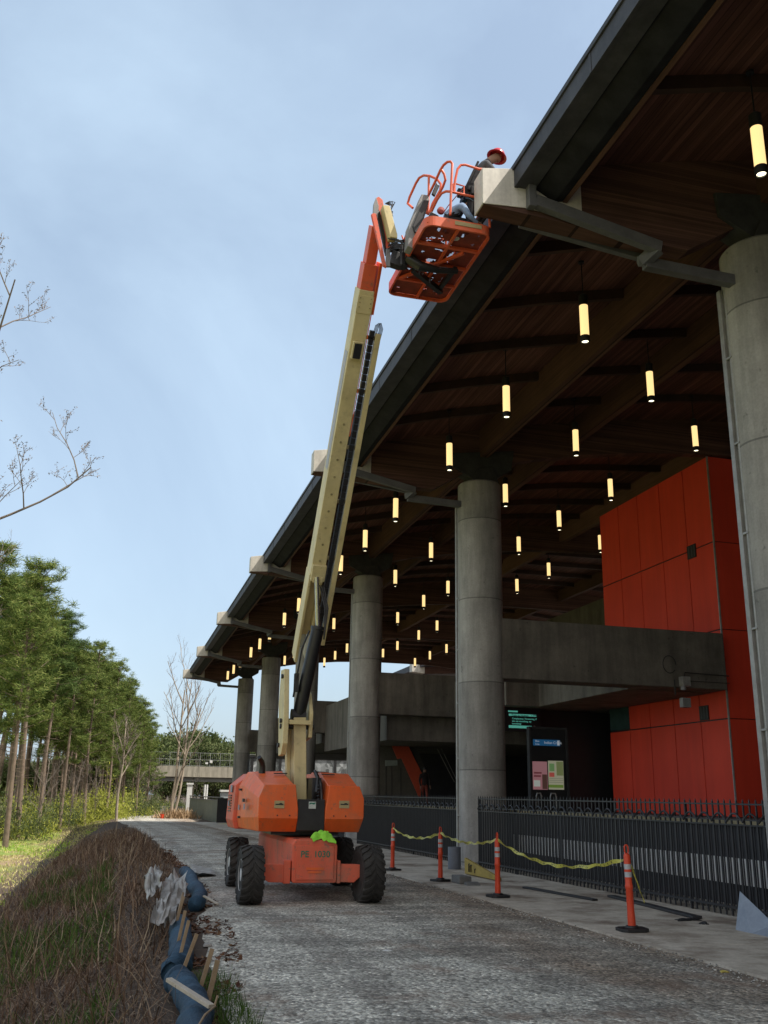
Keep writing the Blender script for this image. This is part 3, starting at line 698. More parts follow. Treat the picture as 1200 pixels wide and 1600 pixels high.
# riser
b = MB(); b.bar((3.47, 18.55, 1.0), (3.365, 18.55, 3.12), .24, .34, (0, 1, 0)); b.build('riser', M['cream'], lift, bevel=.012)
b = MB(); b.bar((3.30, 18.85, 1.1), (3.22, 18.85, 3.0), .08, .2, (0, 1, 0)); b.build('riser_link', M['cream'], lift, bevel=.008)
b = MB(); b.prismX([(18.4, 2.42), (18.7, 2.40), (18.95, 3.4), (18.85, 4.06), (18.45, 4.04), (18.25, 3.1), (18.25, 2.62)], 3.03, 3.13); 
b.build('knuckle_plate', M['cream'], lift, bevel=.01)
b = MB(); b.prismX([(18.4, 2.75), (18.9, 2.7), (19.5, 3.7), (19.3, 3.95), (18.6, 3.6), (18.35, 3.2)], 3.55, 3.62); b.build('knuckle_plate', M['cream'], lift, bevel=.01)
b = MB()
for y_, z_ in ((18.5, 3.9), (18.45, 3.05), (18.6, 2.6)): b.tube((2.985, y_, z_), (3.019, y_, z_), .045, n=12)
b.tube((3.0, 18.5, 2.95), (3.66, 18.5, 2.95), .05); b.build('pivot_pin', M['mech'], lift)
b = MB(); b.box((3.14, 18.25, 2.98), (3.56, 18.6, 3.06)); b.build('cross_plate', M['cream'], lift)
# main boom
P0 = Vector((3.50, 19.3, 4.10)); P1 = Vector((3.60, 13.86, 11.50)); ax = (P1 - P0).normalized(); BL = (P1 - P0).length
sd = ax.cross(Vector((0, 0, 1))).normalized()
if sd.x < 0: sd = -sd
upv = sd.cross(ax).normalized()
if upv.y < 0: upv = -upv           # top side of the boom (away from the camera)
def bp(s_, x_, u_): return P0 + ax * (BL * s_) + sd * x_ + upv * u_
def bbox(mb, s0_, s1_, x0, x1, u0, u1, x0b=None, u1b=None):
    x0b = x0 if x0b is None else x0b; u1b = u1 if u1b is None else u1b
    c = [bp(s0_, x0, u0), bp(s0_, x1, u0), bp(s0_, x1, u1), bp(s0_, x0, u1), bp(s1_, x0b, u0), bp(s1_, x1, u0), bp(s1_, x1, u1b), bp(s1_, x0b, u1b)]
    mb.add(c, [(0,3,2,1),(4,5,6,7),(0,1,5,4),(1,2,6,5),(2,3,7,6),(3,0,4,7)])
b = MB(); bbox(b, .235, .845, -.14, .14, 0, .42); b.build('main_boom', M['cream'], lift, bevel=.012)
b = MB(); bbox(b, .02, .234, -.145, -.09, 0.05, .46); bbox(b, .02, .234, .09, .145, .05, .46); bbox(b, .08, .234, -.089, .089, .25, .44); b.build('boom_foot', M['cream'], lift, bevel=.01)
b = MB(); bbox(b, .225, .262, -.13, .15, -.07, -.003)
for x_ in (-.09, .06): bbox(b, .222, .236, x_, x_ + .05, -.09, -.071)
b.build('cylinder_bracket', M['cream'], lift, bevel=.012)
b = MB(); bbox(b, .80, .835, -.145, .145, -.012, -.002); b.build('boom_collar', M['cream'], lift, bevel=.004); b = MB(); bbox(b, .71, .745, -.10, .10, -.09, -.002); b.build('sensor_bracket', M['cream'], lift, bevel=.006)
b = MB(); bbox(b, .712, .742, -.075, .06, -.105, -.091); b.build('sensor_box', M['mech'], lift)
b = MB()
for q in range(9): 
    p = bp(.27 + q * .038, 0.0, -.0); b.tube(p - upv * .0, p - upv * .012, .022, n=12)
for x_ in (-.10, .10):
    for q in range(3): p = bp(.812 + q * .009, x_, -.012); b.tube(p, p - upv * .012, .012, n=8)
b.build('boom_bolts', pm('bolt', (.45, .38, .2), None, 5, .4, .3), lift)
# lettering along the boom side
text_mesh('ARTICULATED LIFT', .001, M['greypaint'], 'x', lift, (0, 0, 0), (1, 0, 0), (0, 0, 1)).name if False else None
b = MB(); c0 = [bp(.47, -.1425, .10), bp(.47, -.1425, .32), bp(.72, -.1425, .32), bp(.72, -.1425, .10)]
b.add(c0, [(0, 1, 2, 3)]); b.add([v - sd * .002 for v in c0], [(0, 1, 2, 3)]); b.build('boom_decal', pm('faded blue decal', (.38, .40, .52), (.52, .5, .45), 14, .6), lift, recalc=False)
# fly section and head
b = MB(); bbox(b, .845, .895, -.125, .115, .03, .38); b.build('fly_boom', M['basketorange'], lift, bevel=.01)
b = MB(); bbox(b, .895, .965, -.10, .085, .05, .34); b.build('inner_fly', M['basketorange'], lift, bevel=.01)
b = MB(); bbox(b, .80, .90, .145, .20, .02, .3); b.build('fly_rail', M['orange'], lift)
b = MB(); bbox(b, .55, .90, .146, .16, .0, .02); b.build('orange_hose', M['orange'], lift)
# hose carrier tray
b = MB(); bbox(b, .07, .765, .30, .40, -.02, .10); b.build('hose_tray', M['cream'], lift, bevel=.006)
b = MB()
for q in range(46):
    s_ = .09 + q * .0148; bbox(b, s_, s_ + .0135, .19, .275, -.005, .09)
b.build('hose_chain', M['mech'], lift)
b = MB()
for s_ in (.15, .27, .40, .52, .64, .75): bbox(b, s_, s_ + .008, .141, .31, .1, .13)
b.build('tray_bracket', M['cream'], lift)
b = MB()
for q in range(4):
    o_ = q * .02
    b.cur = 0; b.path([bp(.765, .26 + o_, .03), bp(.780, .28 + o_, .06), bp(.786, .32 + o_, .02 + o_), bp(.776, .35 + o_, .0), bp(.755, .35 + o_, .05)], .007, 6)
b.build('hose_loop', M['mech'], lift, smooth=True)
# lift cylinder
b = MB(); b.tube((3.36, 18.55, 3.12), (3.60, 18.15, 4.80), .125, n=24); b.tube((3.6, 18.15, 4.80), (3.605, 18.14, 4.86), .14, n=24); b.lathe([(.14, -.14), (.14, .14)], (3.36, 18.55, 3.15), 20, 'x')
b.path([(3.22, 18.4, 3.5), (3.30, 18.15, 4.4), (3.42, 18.05, 4.75)], .018, 6); b.box((3.22, 18.3, 3.6), (3.30, 18.42, 3.95))
b.build('lift_cylinder', M['mech'], lift, smooth=True)
b = MB(); b.tube((3.6, 18.14, 4.86), bp(.235, -.02, -.06), .045, n=16); b.build('cylinder_rod', M['chrome'], lift, smooth=True)
b = MB()
for q in range(3): b.path([(3.72, 18.1, 4.6), (3.70 + q * .03, 18.0, 5.2), bp(.215, .08 + q * .04, -.02)], .014, 6)
b.build('hydraulic_hoses', M['mech'], lift, smooth=True)
# jib
jY = 13.9
def J(px, py, Y=jY): return onY(px, py, Y)
def plate(mb, pts, y0, y1):
    q = [J(p[0], p[1], y0) for p in pts]
    mb.prism([(v.x, v.z) for v in q], lambda p: (p[0], y0, p[1]), lambda p: (p[0], y1, p[1]))
b = MB(); plate(b, [(580.5, 334), (584, 333), (588, 334), (603, 413), (604, 417), (599, 414)], 13.78, 13.84); b.build('jib_link', M['fadedorange'], lift, bevel=.004)
b = MB(); plate(b, [(588, 309), (592, 307), (598, 312), (609, 368), (610, 388), (603, 388), (594, 340)], 13.92, 14.06); b.build('jib_arm', M['fadedorange'], lift, bevel=.006)
b = MB(); plate(b, [(584, 318), (588, 308), (592, 322), (590, 342), (583, 333)], 13.86, 13.91); b.build('jib_bracket', M['greypaint'], lift, bevel=.004); b = MB(); plate(b, [(604, 388), (610, 388), (610, 416), (603, 416)], 13.85, 13.9); b.build('jib_bracket', M['greypaint'], lift, bevel=.004)
b = MB(); plate(b, [(598, 320), (609, 321), (621, 366), (621, 372), (610, 370)], 13.72, 13.90); b.build('jib_cylinder_cover', M['cream'], lift, bevel=.008)
b = MB(); b.bar(J(590, 330), J(605, 400, 13.95), .04, .08); b.bar(J(610, 404), J(628, 410), .16, .26); b.bar(J(610, 386), J(640, 392, 13.9), .16, .12); b.tube(J(628, 385), J(628, 418), .10); b.tube(J(645, 372, 13.85), J(645, 402, 13.85), .13, n=20); b.build('rotator', M['mech'], lift, bevel=.01)
b = MB(); rr_ = random.Random(3)
for q in range(7):
    a0 = J(606 + rr_.uniform(0, 4), 372 + rr_.uniform(0, 20), 13.8); a1 = J(640 + rr_.uniform(-4, 12), 380 + rr_.uniform(-14, 14), 13.75)
    mid = (a0 + a1) / 2 + Vector((0, -.12, rr_.uniform(-.25, .12))); b.path([a0, a0.lerp(mid, .6) + Vector((0, -.05, 0)), mid, mid.lerp(a1, .5), a1], .011, 6)
b.build('jib_hoses', M['mech'], lift, smooth=True); b = MB()
for q in range(5):
    c0 = J(602, 318, 13.8); b.path([c0, c0 + Vector((.08, 0, .06 - q*.02)), c0 + Vector((.15 + rr_.uniform(-.03, .03), 0, rr_.uniform(-.08, .08))), c0 + Vector((.10, 0, -.12)), c0 + Vector((.14, 0, -.26 + q*.03))], .008, 5)
b.build('jib_hoses', M['mech'], lift, smooth=True)
# platform tray
bx0, bx1, by0, by1, bz = 4.03, 5.17, 12.66, 15.02, 10.52
def rrect(x0, x1, y0, y1, r, n=6):
    pts = []
    for cx_, cy_, a0 in ((x1-r, y1-r, 0), (x0+r, y1-r, 90), (x0+r, y0+r, 180), (x1-r, y0+r, 270)):
        for i in range(n + 1):
            t = math.radians(a0 + 90 * i / n); pts.append((cx_ + r * math.cos(t), cy_ + r * math.sin(t)))
    return pts
pf = thing('work_platform', 'orange railed work platform at the end of the boom', 'platform', (4.6, 13.8, 10.5)) if False else lift
oo = rrect(bx0, bx1, by0, by1, .16); ii = rrect(bx0 + .035, bx1 - .035, by0 + .035, by1 - .035, .13); n_ = len(oo)
b = MB(); vs = [(x, y, bz) for x, y in oo] + [(x, y, bz) for x, y in ii] + [(x, y, bz + .17) for x, y in oo] + [(x, y, bz + .17) for x, y in ii]
fs = []
for i in range(n_):
    j = (i + 1) % n_; fs += [(i, j, n_+j, n_+i), (2*n_+i, 3*n_+i, 3*n_+j, 2*n_+j), (i, 2*n_+i, 2*n_+j, j), (n_+i, n_+j, 3*n_+j, 3*n_+i)]
b.add(vs, fs); tray = b.build('platform_tray', M['basketorange'], lift)
b = MB()
# perforated floor built of strips with see-through slots
nx_, ny_ = 44, 92
fx0, fx1, fy0, fy1 = bx0 + .036, bx1 - .036, by0 + .036, by1 - .036
rnd = random.Random(5)
holes = set()
for i in range(nx_):
    for j in range(ny_):
        if mnoise.noise((i * .16, j * .13, 2.2)) + .25 * mnoise.noise((i * .6, j * .6, 7)) > .26 + .1 * rnd.random() and 3 < j < ny_ - 6 and 3 < i < nx_ - 5 and i % 11 > 1 and j % 13 > 1: holes.add((i, j))
for i in range(nx_):
    xa, xb = fx0 + (fx1-fx0)*i/nx_, fx0 + (fx1-fx0)*(i+1)/nx_
    for j in range(ny_):
        ya, yb = fy0 + (fy1-fy0)*j/ny_, fy0 + (fy1-fy0)*(j+1)/ny_
        if (i, j) in holes:
            b.quad((xa, ya, bz+.06), (xb, ya, bz+.06), (xb, ya+.012, bz+.06), (xa, ya+.012, bz+.06)); b.quad((xa, ya, bz+.06), (xa+.012, ya, bz+.06), (xa+.012, yb, bz+.06), (xa, yb, bz+.06)) if False else None
            continue
        b.quad((xa, ya, bz+.06), (xb, ya, bz+.06), (xb, yb, bz+.06), (xa, yb, bz+.06))
b.build('platform_floor', pm('floor mesh', (.30, .05, .03), (.16, .03, .02), 6, .7), lift, recalc=False)
b = MB()
for y_ in (13.25, 13.84, 14.45): b.box((fx0, y_ - .025, bz+.005), (fx1, y_ + .025, bz + .055))
for x_ in (4.6,): b.box((x_-.02, fy0, bz+.003), (x_+.02, fy1, bz+.053))
b.bar((4.1, 14.4, bz+.0), (4.9, 13.3, bz+.0), .05, .05); 
b.build('floor_frame', M['basketorange'], lift)
b = MB(); b.path([(4.16, 13.85, 10.72), (4.10, 13.75, 10.52), (4.25, 13.72, 10.40), (4.6, 13.75, 10.40), (4.95, 13.75, 10.44)], .06, 10, rs=[.10, .10, .09, .06, .05]); b.bar((4.2, 13.9, 10.42), (4.9, 14.5, 10.44), .09, .09); b.bar((4.9, 13.7, 10.46), (4.85, 14.5, 10.46), .07, .07)
b.build('support_arm', M['mech'], lift, smooth=True)
def rail(pts, r_=.022, nm='guard_rail'):
    b = MB(); b.path(pts, r_, 8); b.build(nm, M['basketorange'], lift, smooth=True)
yn = 12.70
zt0 = bz + .16
rail([J(703.5, 336, yn), J(705, 290, yn), J(706.7, 256, yn), J(704, 252.5, yn), J(699, 253, yn+.05), J(693, 258, yn+.12), J(688, 266, yn+.2), J(679, 286, yn+.45), J(668, 308, yn+.75), J(666, 334, yn+.8)])
rail([J(689, 264, yn+.18), J(694, 272, yn+.18), J(696, 281, yn+.2), J(692, 292, yn+.3), J(680, 314, yn+.5), J(671, 332, yn+.7)])
rail([J(669, 335, yn+.7), J(670, 300, yn+.75), J(670, 277, yn+.75)])
rail([J(645, 325, yn+1.2), J(637, 318, yn+1.3), J(640, 308, yn+1.25), J(650, 286, yn+1.1), J(655, 278, yn+1.0), J(662, 274, yn+.9), J(672, 275, yn+.75), J(683, 280, yn+.6), J(689, 288, yn+.55), J(688, 297, yn+.55), J(676, 318, yn+.6), J(671, 333, yn+.65)])
rail([J(705, 299.5, yn), J(697, 299, yn+.05), J(690, 302, yn+.15), J(683, 312, yn+.3), J(673, 333, yn+.5)])
rail([J(709, 300, yn), J(711.5, 280, yn), J(715, 264, yn), J(720, 258, yn), J(727, 257.5, yn), J(748, 264, yn), (5.14, yn, 11.80)], .021)
rail([J(706, 300, yn), J(747, 309, yn), (5.14, yn, 11.22)], .02)
rail([(5.14, yn, 11.80), (5.14, yn, zt0)]); rail([(5.14, yn, 11.80), (5.14, 14.9, 11.80), (5.14, 14.9, zt0)]); rail([(5.14, yn, 11.22), (5.14, 14.9, 11.22)])
rail([(5.14, 14.9, 11.80), (4.75, 14.95, 11.78), (4.75, 14.95, zt0)])
rail([J(631, 377, 14.2), J(640, 356, 14.0), J(652, 345, 13.9), J(664, 330, 13.6)], .025); rail([J(628, 368, 14.2), J(631, 377, 14.2)], .015)
b = MB(); plate(b, [(708, 286), (712, 287), (712, 300), (708, 300)], yn - .01, yn + .02); plate(b, [(706, 300), (712, 287), (725, 291), (725, 302)], yn + .05, yn + .06) if False else None; b.build('gate_plate', M['basketorange'], lift)
b = MB(); e0, e1 = J(712, 287, yn), J(725, 291, yn); b.path([e0, e1, J(725, 303, yn)], .014, 6); b.build('gate_latch', M['basketorange'], lift)
b = MB(); b.box((4.52, by0 - .012, bz + .07), (4.98, by0 - .003, bz + .14)); b.build('platform_placard', M['decal'], lift)
b = MB(); b.prism([(0, 0)] * 0 or [(x, y) for x, y in rrect(4.60, 4.72, 12.95, 13.07, .055)], lambda p: (p[0], p[1], bz + .052), lambda p: (p[0], p[1], bz + .0585)); b.build('paint_splash', M['white'], lift)
# control console on the platform
b = MB(); plate(b, [(659, 303), (670, 305), (671, 313), (655, 368), (646, 388), (637, 384), (639, 352)], 13.4, 13.62); b.build('control_console', M['greypaint'], lift, bevel=.01)
b = MB(); plate(b, [(662, 312), (671, 313), (655, 366), (648, 362), (645, 352)], 13.36, 13.40); plate(b, [(674, 330), (686, 337), (676, 356), (662, 350)], 13.0, 13.3); plate(b, [(682, 285), (687, 290), (680, 306), (675, 302)], 13.25, 13.3); b.build('console_cover', M['mech'], lift, bevel=.01)
b = MB(); b.path([J(692, 334, 13.0), J(700, 322, 12.95), J(716, 303, 12.9), J(725, 294, 12.85)], .008, 6); b.lathe([(.0, -.03), (.06, -.025), (.065, .025), (.0, .03)], J(689, 329, 13.0), 14, 'y'); o_ = b.build('fall_arrest_reel', pm('red plastic', (.40, .05, .05), None, 5, .5), smooth=True); tag(o_, 'small red fall arrest reel on a strap inside the lift platform', 'safety reel')
# green rag on chassis
def cloth(name, label, cat, cen, rx, ry, h, mat, seed, drop=0.0):
    rn = random.Random(seed); b = MB(); n = 15; vs = []
    for i in range(n):
        for j in range(n):
            u, v = i / (n-1) * 2 - 1, j / (n-1) * 2 - 1
            rr = min(1, math.hypot(u, v)); a_ = math.atan2(v, u)
            k = 1 + .22 * math.sin(3 * a_ + seed) + .1 * math.sin(7 * a_)
            x, y = cen[0] + u * rx * k * (0.85), cen[1] + v * ry * k * .85
            z = cen[2] + h * (1 - rr ** 4) * (.45 + .75 * abs(mnoise.noise((u * 2.2 + seed, v * 2.2, 1)))) + h * .5 * abs(mnoise.noise((u * 5, v * 5, seed)))
            if y < cen[1] - ry * .55: z -= drop * ((cen[1] - ry * .55 - y) / ry) 
            vs.append((x, y, z))
    b.add(vs, [(i*n+j, i*n+j+1, (i+1)*n+j+1, (i+1)*n+j) for i in range(n-1) for j in range(n-1)])
    o = b.build(name, mat, smooth=True, solid=.012); m = o.modifiers.new('sub', 'SUBSURF'); m.levels = 1; m.render_levels = 2
    return tag(o, label, cat)
M['hivis'] = pm('lime fabric', (.34, .80, .06), (.26, .66, .05), 8, .8)
cloth('safety_vest', 'crumpled lime green safety vest lying on the lift chassis', 'vest', (3.60, 17.08, .97), .20, .19, .17, M['hivis'], 4, .16)

# ---------------------------------------------------------------- people
def human(name, label, joints, edges, root, region, mats, parent_kids=None, sub=2):
    names = list(joints); me = bpy.data.meshes.new(name)
    me.from_pydata([joints[k][:3] for k in names], [(names.index(a), names.index(c)) for a, c in edges], [])
    o = bpy.data.objects.new('tmp', me); COL.objects.link(o)
    sk = o.modifiers.new('s', 'SKIN'); sk.use_smooth_shade = True
    for i, k in enumerate(names):
        v = me.skin_vertices[0].data[i]; r_ = joints[k][3]; r2 = joints[k][4] if len(joints[k]) > 4 else r_; v.radius = (r_, r2); v.use_root = (k == root)
    ss = o.modifiers.new('u', 'SUBSURF'); ss.levels = sub; ss.render_levels = sub
    dg = bpy.context.evaluated_depsgraph_get(); m2 = bpy.data.meshes.new_from_object(o.evaluated_get(dg)); bpy.data.objects.remove(o)
    m2.materials.clear()
    for m_ in mats: m2.materials.append(m_)
    segs = [(Vector(joints[a][:3]), Vector(joints[c][:3]), region.get((a, c), 0)) for a, c in edges]
    for p in m2.polygons:
        c = p.center; best = 9
        for a_, c_, r_ in segs:
            d = c_ - a_; t = max(0, min(1, (c - a_).dot(d) / max(d.length_squared, 1e-9))); dd = (c - a_ - d * t).length
            if dd < best: best = dd; p.material_index = r_
        p.use_smooth = True
    m2.name = name; ob = bpy.data.objects.new(name, m2); COL.objects.link(ob); tag(ob, label, 'person'); return ob
def fingers(J_, E_, Rg, hand, side_pts, palm, out_, dirv, mi):
    pass
def add_hand(J_, E_, Rg, wrist, d, across, s, mi):
    w_ = Vector(J_[wrist][:3]); d = Vector(d).normalized(); ac = Vector(across).normalized(); nn = d.cross(ac)
    p = w_ + d * .055; J_['palm' + s] = (*p, .030, .018); E_.append((wrist, 'palm' + s)); Rg[(wrist, 'palm' + s)] = mi
    for i, (o_, l_) in enumerate(((-.03, .065), (-.01, .075), (.01, .07), (.03, .055))):
        k1, k2 = 'f%d%s' % (i, s), 'g%d%s' % (i, s)
        a_ = p + d * .04 + ac * o_; b_ = a_ + d * l_ * .5 - nn * .01; c_ = b_ + d * l_ * .3 - nn * .03
        J_[k1] = (*b_, .009); J_[k2] = (*c_, .008); E_ += [('palm' + s, k1), (k1, k2)]; Rg[('palm' + s, k1)] = mi; Rg[(k1, k2)] = mi
    a_ = p + ac * -.04 + d * .01; b_ = a_ + ac * -.02 + d * .03
    J_['t' + s] = (*b_, .010); E_.append(('palm' + s, 't' + s)); Rg[('palm' + s, 't' + s)] = mi
skin = pm('skin', (.30, .17, .11), (.25, .14, .09), 8, .6); dark_cloth = pm('dark work trousers', (.025, .025, .03), None, 8, .9); grey_cloth = pm('grey jacket', (.09, .09, .10), None, 8, .9)
denim = pm('light blue shirt', (.30, .42, .62), (.22, .33, .52), 8, .9); boot = pm('boots', (.05, .035, .025), None, 8, .7)
fz = bz + .065
def helmet(name, c, d, r_, mat, parent, brim=True):
    b = MB(); prof = [(r_ * math.cos(t), r_ * 1.05 * math.sin(t)) for t in np.linspace(0, math.pi / 2, 9)]; prof[-1] = (0.001, prof[-1][1])
    b.lathe(prof, (0, 0, 0), 20, caps=False); b.lathe([(r_, 0), (r_ * 1.32, -.018), (r_ * 1.32, -.024), (r_ * .98, -.008)], (0, 0, 0), 20, caps=False)
    b.bar((0, -r_*.7, r_*.75), (0, r_*.7, r_*.75), .03, .02)
    q = Vector(d).to_track_quat('Z', 'Y').to_matrix().to_4x4(); Mx = Matrix.Translation(c) @ q
    b.v = [tuple(Mx @ Vector(v)) for v in b.v]
    o = b.build(name, mat, smooth=True); o.parent = parent; return o
Jn = {'pel': (4.93, 13.02, 11.50, .15, .13), 'ab': (4.98, 13.0, 11.66, .145, .12), 'ch': (5.08, 12.98, 11.95, .17, .13), 'nk': (5.23, 12.96, 12.15, .065), 'hd': (5.34, 12.96, 12.24, .085), 'hd2': (5.40, 12.96, 12.29, .092), 'fc': (5.47, 12.95, 12.22, .06),
      'hl': (4.93, 12.90, 11.40, .105), 'kl': (4.88, 12.88, 11.02, .075), 'al': (4.84, 12.92, 10.66, .055), 'tl': (4.97, 12.90, 10.62, .045),
      'hr': (4.95, 13.14, 11.40, .105), 'kr': (4.98, 13.16, 11.02, .075), 'ar': (4.90, 13.20, 10.66, .055), 'tr': (5.04, 13.20, 10.62, .045),
      'sl': (5.15, 12.79, 11.98, .085), 'el': (5.26, 12.74, 11.78, .058), 'wl': (5.48, 12.76, 11.74, .04), 'sr': (5.17, 13.18, 11.98, .085), 'er': (5.32, 13.24, 11.78, .058), 'wr': (5.52, 13.16, 11.78, .04)}
En = [('pel','ab'),('ab','ch'),('ch','nk'),('nk','hd'),('hd','hd2'),('hd2','fc'),('pel','hl'),('hl','kl'),('kl','al'),('al','tl'),('pel','hr'),('hr','kr'),('kr','ar'),('ar','tr'),('ch','sl'),('sl','el'),('el','wl'),('ch','sr'),('sr','er'),('er','wr')]
Rg = {('nk','hd'): 2, ('hd','hd2'): 2, ('hd2','fc'): 2, ('pel','hl'): 1, ('hl','kl'): 1, ('kl','al'): 1, ('al','tl'): 3, ('pel','hr'): 1, ('hr','kr'): 1, ('kr','ar'): 1, ('ar','tr'): 3}
add_hand(Jn, En, Rg, 'wl', (1, .1, -.3), (0, 1, 0), 'l', 2); add_hand(Jn, En, Rg, 'wr', (1, -.1, -.3), (0, -1, 0), 'r', 2)
per = human('person', 'worker in red hard hat, grey jacket and harness bending over the roof beam end', Jn, En, 'pel', Rg, [grey_cloth, dark_cloth, skin, boot])
helmet('hard_hat', (5.405, 12.96, 12.31), (.36, 0, 1), .135, pm('red helmet', (.62, .03, .05), None, 5, .3), per)
b = MB(); b.lathe([(.19, -.05), (.20, 0), (.19, .05)], (4.94, 13.02, 11.50), 18, caps=False)
for x_, y_, z_ in ((4.77, 12.95, 11.42), (4.80, 12.86, 11.36), (4.85, 12.82, 11.48), (4.76, 13.05, 11.50), (4.90, 12.80, 11.40)): b.box((x_ - .05, y_ - .04, z_ - .08), (x_ + .05, y_ + .04, z_ + .07))
b.bar((4.80, 12.9, 11.5), (5.02, 12.86, 12.05), .03, .04); b.bar((4.90, 12.83, 11.5), (5.16, 12.82, 12.05), .02, .04); o_ = b.build('tool_belt', dark_cloth, bevel=.01); o_.parent = per
Jc = {'pel': (4.52, 13.12, 10.88, .14, .13), 'ab': (4.56, 13.08, 11.02, .14, .12), 'ch': (4.68, 13.02, 11.14, .155, .13), 'nk': (4.79, 12.99, 11.17, .065), 'hd': (4.85, 12.97, 11.19, .085), 'hd2': (4.88, 12.96, 11.22, .085), 'fc': (4.93, 12.95, 11.15, .06),
      'hl': (4.55, 13.02, 10.86, .10), 'kl': (4.84, 12.98, 10.92, .075), 'al': (4.66, 12.98, 10.64, .055), 'tl': (4.78, 12.96, 10.62, .045), 'hr': (4.55, 13.24, 10.86, .10), 'kr': (4.86, 13.28, 10.90, .075), 'ar': (4.66, 13.26, 10.64, .055), 'tr': (4.78, 13.28, 10.62, .045),
      'sl': (4.72, 12.86, 11.12, .075), 'el': (4.82, 12.82, 10.93, .052), 'wl': (4.98, 12.86, 10.84, .036), 'sr': (4.74, 13.18, 11.12, .075), 'er': (4.86, 13.22, 10.98, .052), 'wr': (5.0, 13.12, 10.86, .036)}
Rc = dict((k, v) for k, v in Rg.items() if 'palm' not in k[1] and k[0][0] not in 'pgf' or k[0] == 'pel'); Ec = [e for e in En[:20]]
add_hand(Jc, Ec, Rc, 'wl', (1, .1, -.3), (0, 1, 0), 'l', 2); add_hand(Jc, Ec, Rc, 'wr', (1, -.1, -.3), (0, -1, 0), 'r', 2)
per2 = human('person', 'crouching worker in a pale blue shirt and blue hard hat inside the lift platform', Jc, Ec, 'pel', Rc, [denim, dark_cloth, skin, boot])
helmet('hard_hat', (4.875, 12.96, 11.25), (.5, 0, 1), .12, pm('blue helmet', (.12, .25, .42), (.3, .38, .45), 5, .35), per2)
Jd = {}
for k, v in {'pel': (0, 0, .95, .15, .12), 'ab': (.01, 0, 1.15, .14, .11), 'ch': (.0, 0, 1.38, .17, .12), 'nk': (0, 0, 1.54, .06), 'hd': (.01, -.02, 1.62, .085), 'hd2': (.01, -.02, 1.70, .09), 'fc': (.0, -.07, 1.62, .06),
      'hl': (-.09, 0, .88, .09), 'kl': (-.10, .05, .50, .07), 'al': (-.11, .14, .09, .05), 'tl': (-.12, .02, .05, .04), 'hr': (.09, 0, .88, .09), 'kr': (.10, -.10, .50, .07), 'ar': (.10, -.16, .09, .05), 'tr': (.10, -.28, .05, .04),
      'sl': (-.19, 0, 1.42, .07), 'el': (-.24, .03, 1.14, .05), 'wl': (-.22, -.08, .92, .035), 'sr': (.19, 0, 1.42, .07), 'er': (.25, -.03, 1.14, .05), 'wr': (.22, -.16, .95, .035)}.items(): Jd[k] = (v[0] + 14.15, v[1] + 44.2, v[2] + 1.26, *v[3:])
Ed = [e for e in En[:20]]; Rd = dict((k, v) for k, v in Rg.items() if k in Ed)
add_hand(Jd, Ed, Rd, 'wl', (0, 0, -1), (0, 1, 0), 'l', 2); add_hand(Jd, Ed, Rd, 'wr', (0, 0, -1), (0, -1, 0), 'r', 2)
per3 = human('person', 'distant figure in dark clothes walking past the red escalator side', Jd, Ed, 'pel', Rd, [pm('dark coat', (.03, .02, .02), None, 4, .9), pm('reddish trousers', (.28, .06, .04), None, 4, .9), skin, boot])
b = MB(); b.lathe([(.095 * math.cos(t), .10 * math.sin(t)) for t in np.linspace(-.3, 1.5, 7)], (14.16, 44.20, 2.95), 16, caps=True); o_ = b.build('hair', M['black'], smooth=True); o_.parent = per3

# ---------------------------------------------------------------- delineators and caution tape
def gp(px, py, off=.035):
    p = onZ(px, py, 0)
    for _ in range(12): p = onZ(px, py, zroad(p.y) + off)
    return p
M['delor'] = pm('delineator orange', (.72, .075, .02), (.66, .06, .02), 5, .5); M['refl'] = pm('reflective band', (.55, .56, .58), None, 30, .3)
dl = [(613, 1360, 'orange delineator post farthest from the camera, beside the lift tyre', 8), (688, 1377, 'orange delineator post second from the far end, beside the grey pipe', 20), (778, 1402, 'orange delineator post with round loop handle, in front of the yellow crate bar', 96), (988, 1455, 'orange delineator post nearest the camera, with a tape tail hanging', 172)]
tops = []
proto = None
for k, (px, py, lab, rz) in enumerate(dl):
    p = gp(px, py)
    if proto is None:
        d_ = thing('delineator_post', lab, 'delineator', (0, 0, 0), 'orange delineator posts strung with caution tape'); ORG[d_.name] = Vector((0, 0, 0))
        b = MB(); b.prismZ([(-.20, -.12), (-.13, -.19), (.13, -.19), (.20, -.12), (.20, .12), (.13, .19), (-.13, .19), (-.20, .12)], 0, .045); b.lathe([(.10, .045), (.085, .075)], n=20); b.build('base', M['black'], d_, bevel=.008)
        b = MB(); b.lathe([(.056, .05), (.054, .20), (.050, .26), (.050, .55), (.055, .56), (.055, .60), (.048, .61), (.047, .98), (.040, 1.01), (.030, 1.02)], n=20); b.lathe([(.0515, .775), (.0515, .805)], n=20); b.lathe([(.0515, .685), (.0515, .70)], n=20)
        pts = [(.028 * math.cos(t), 0, 1.06 + .045 * math.sin(t) + (.03 if math.sin(t) > .1 else 0)) for t in np.linspace(-1.2, math.pi + 1.2, 14)]; b.path(pts, .011, 8)
        b.build('post', M['delor'], d_, smooth=True)
        for z0 in (.705, .81):
            b = MB(); b.lathe([(.0495, z0), (.0495, z0 + .07)], n=20); b.build('reflective_band', M['refl'], d_, smooth=True)
        proto = d_
    else: d_ = copy_tree(proto); d_['label'] = lab
    d_.location = p; d_.rotation_euler = (R(random.uniform(-1.5, 1.5)), R(random.uniform(-1.5, 1.5)), R(rz)); tops.append(p + Vector((0, 0, 1.01)))
M['tape'] = pm('caution tape', (.62, .58, .10), (.50, .47, .08), 14, .45)
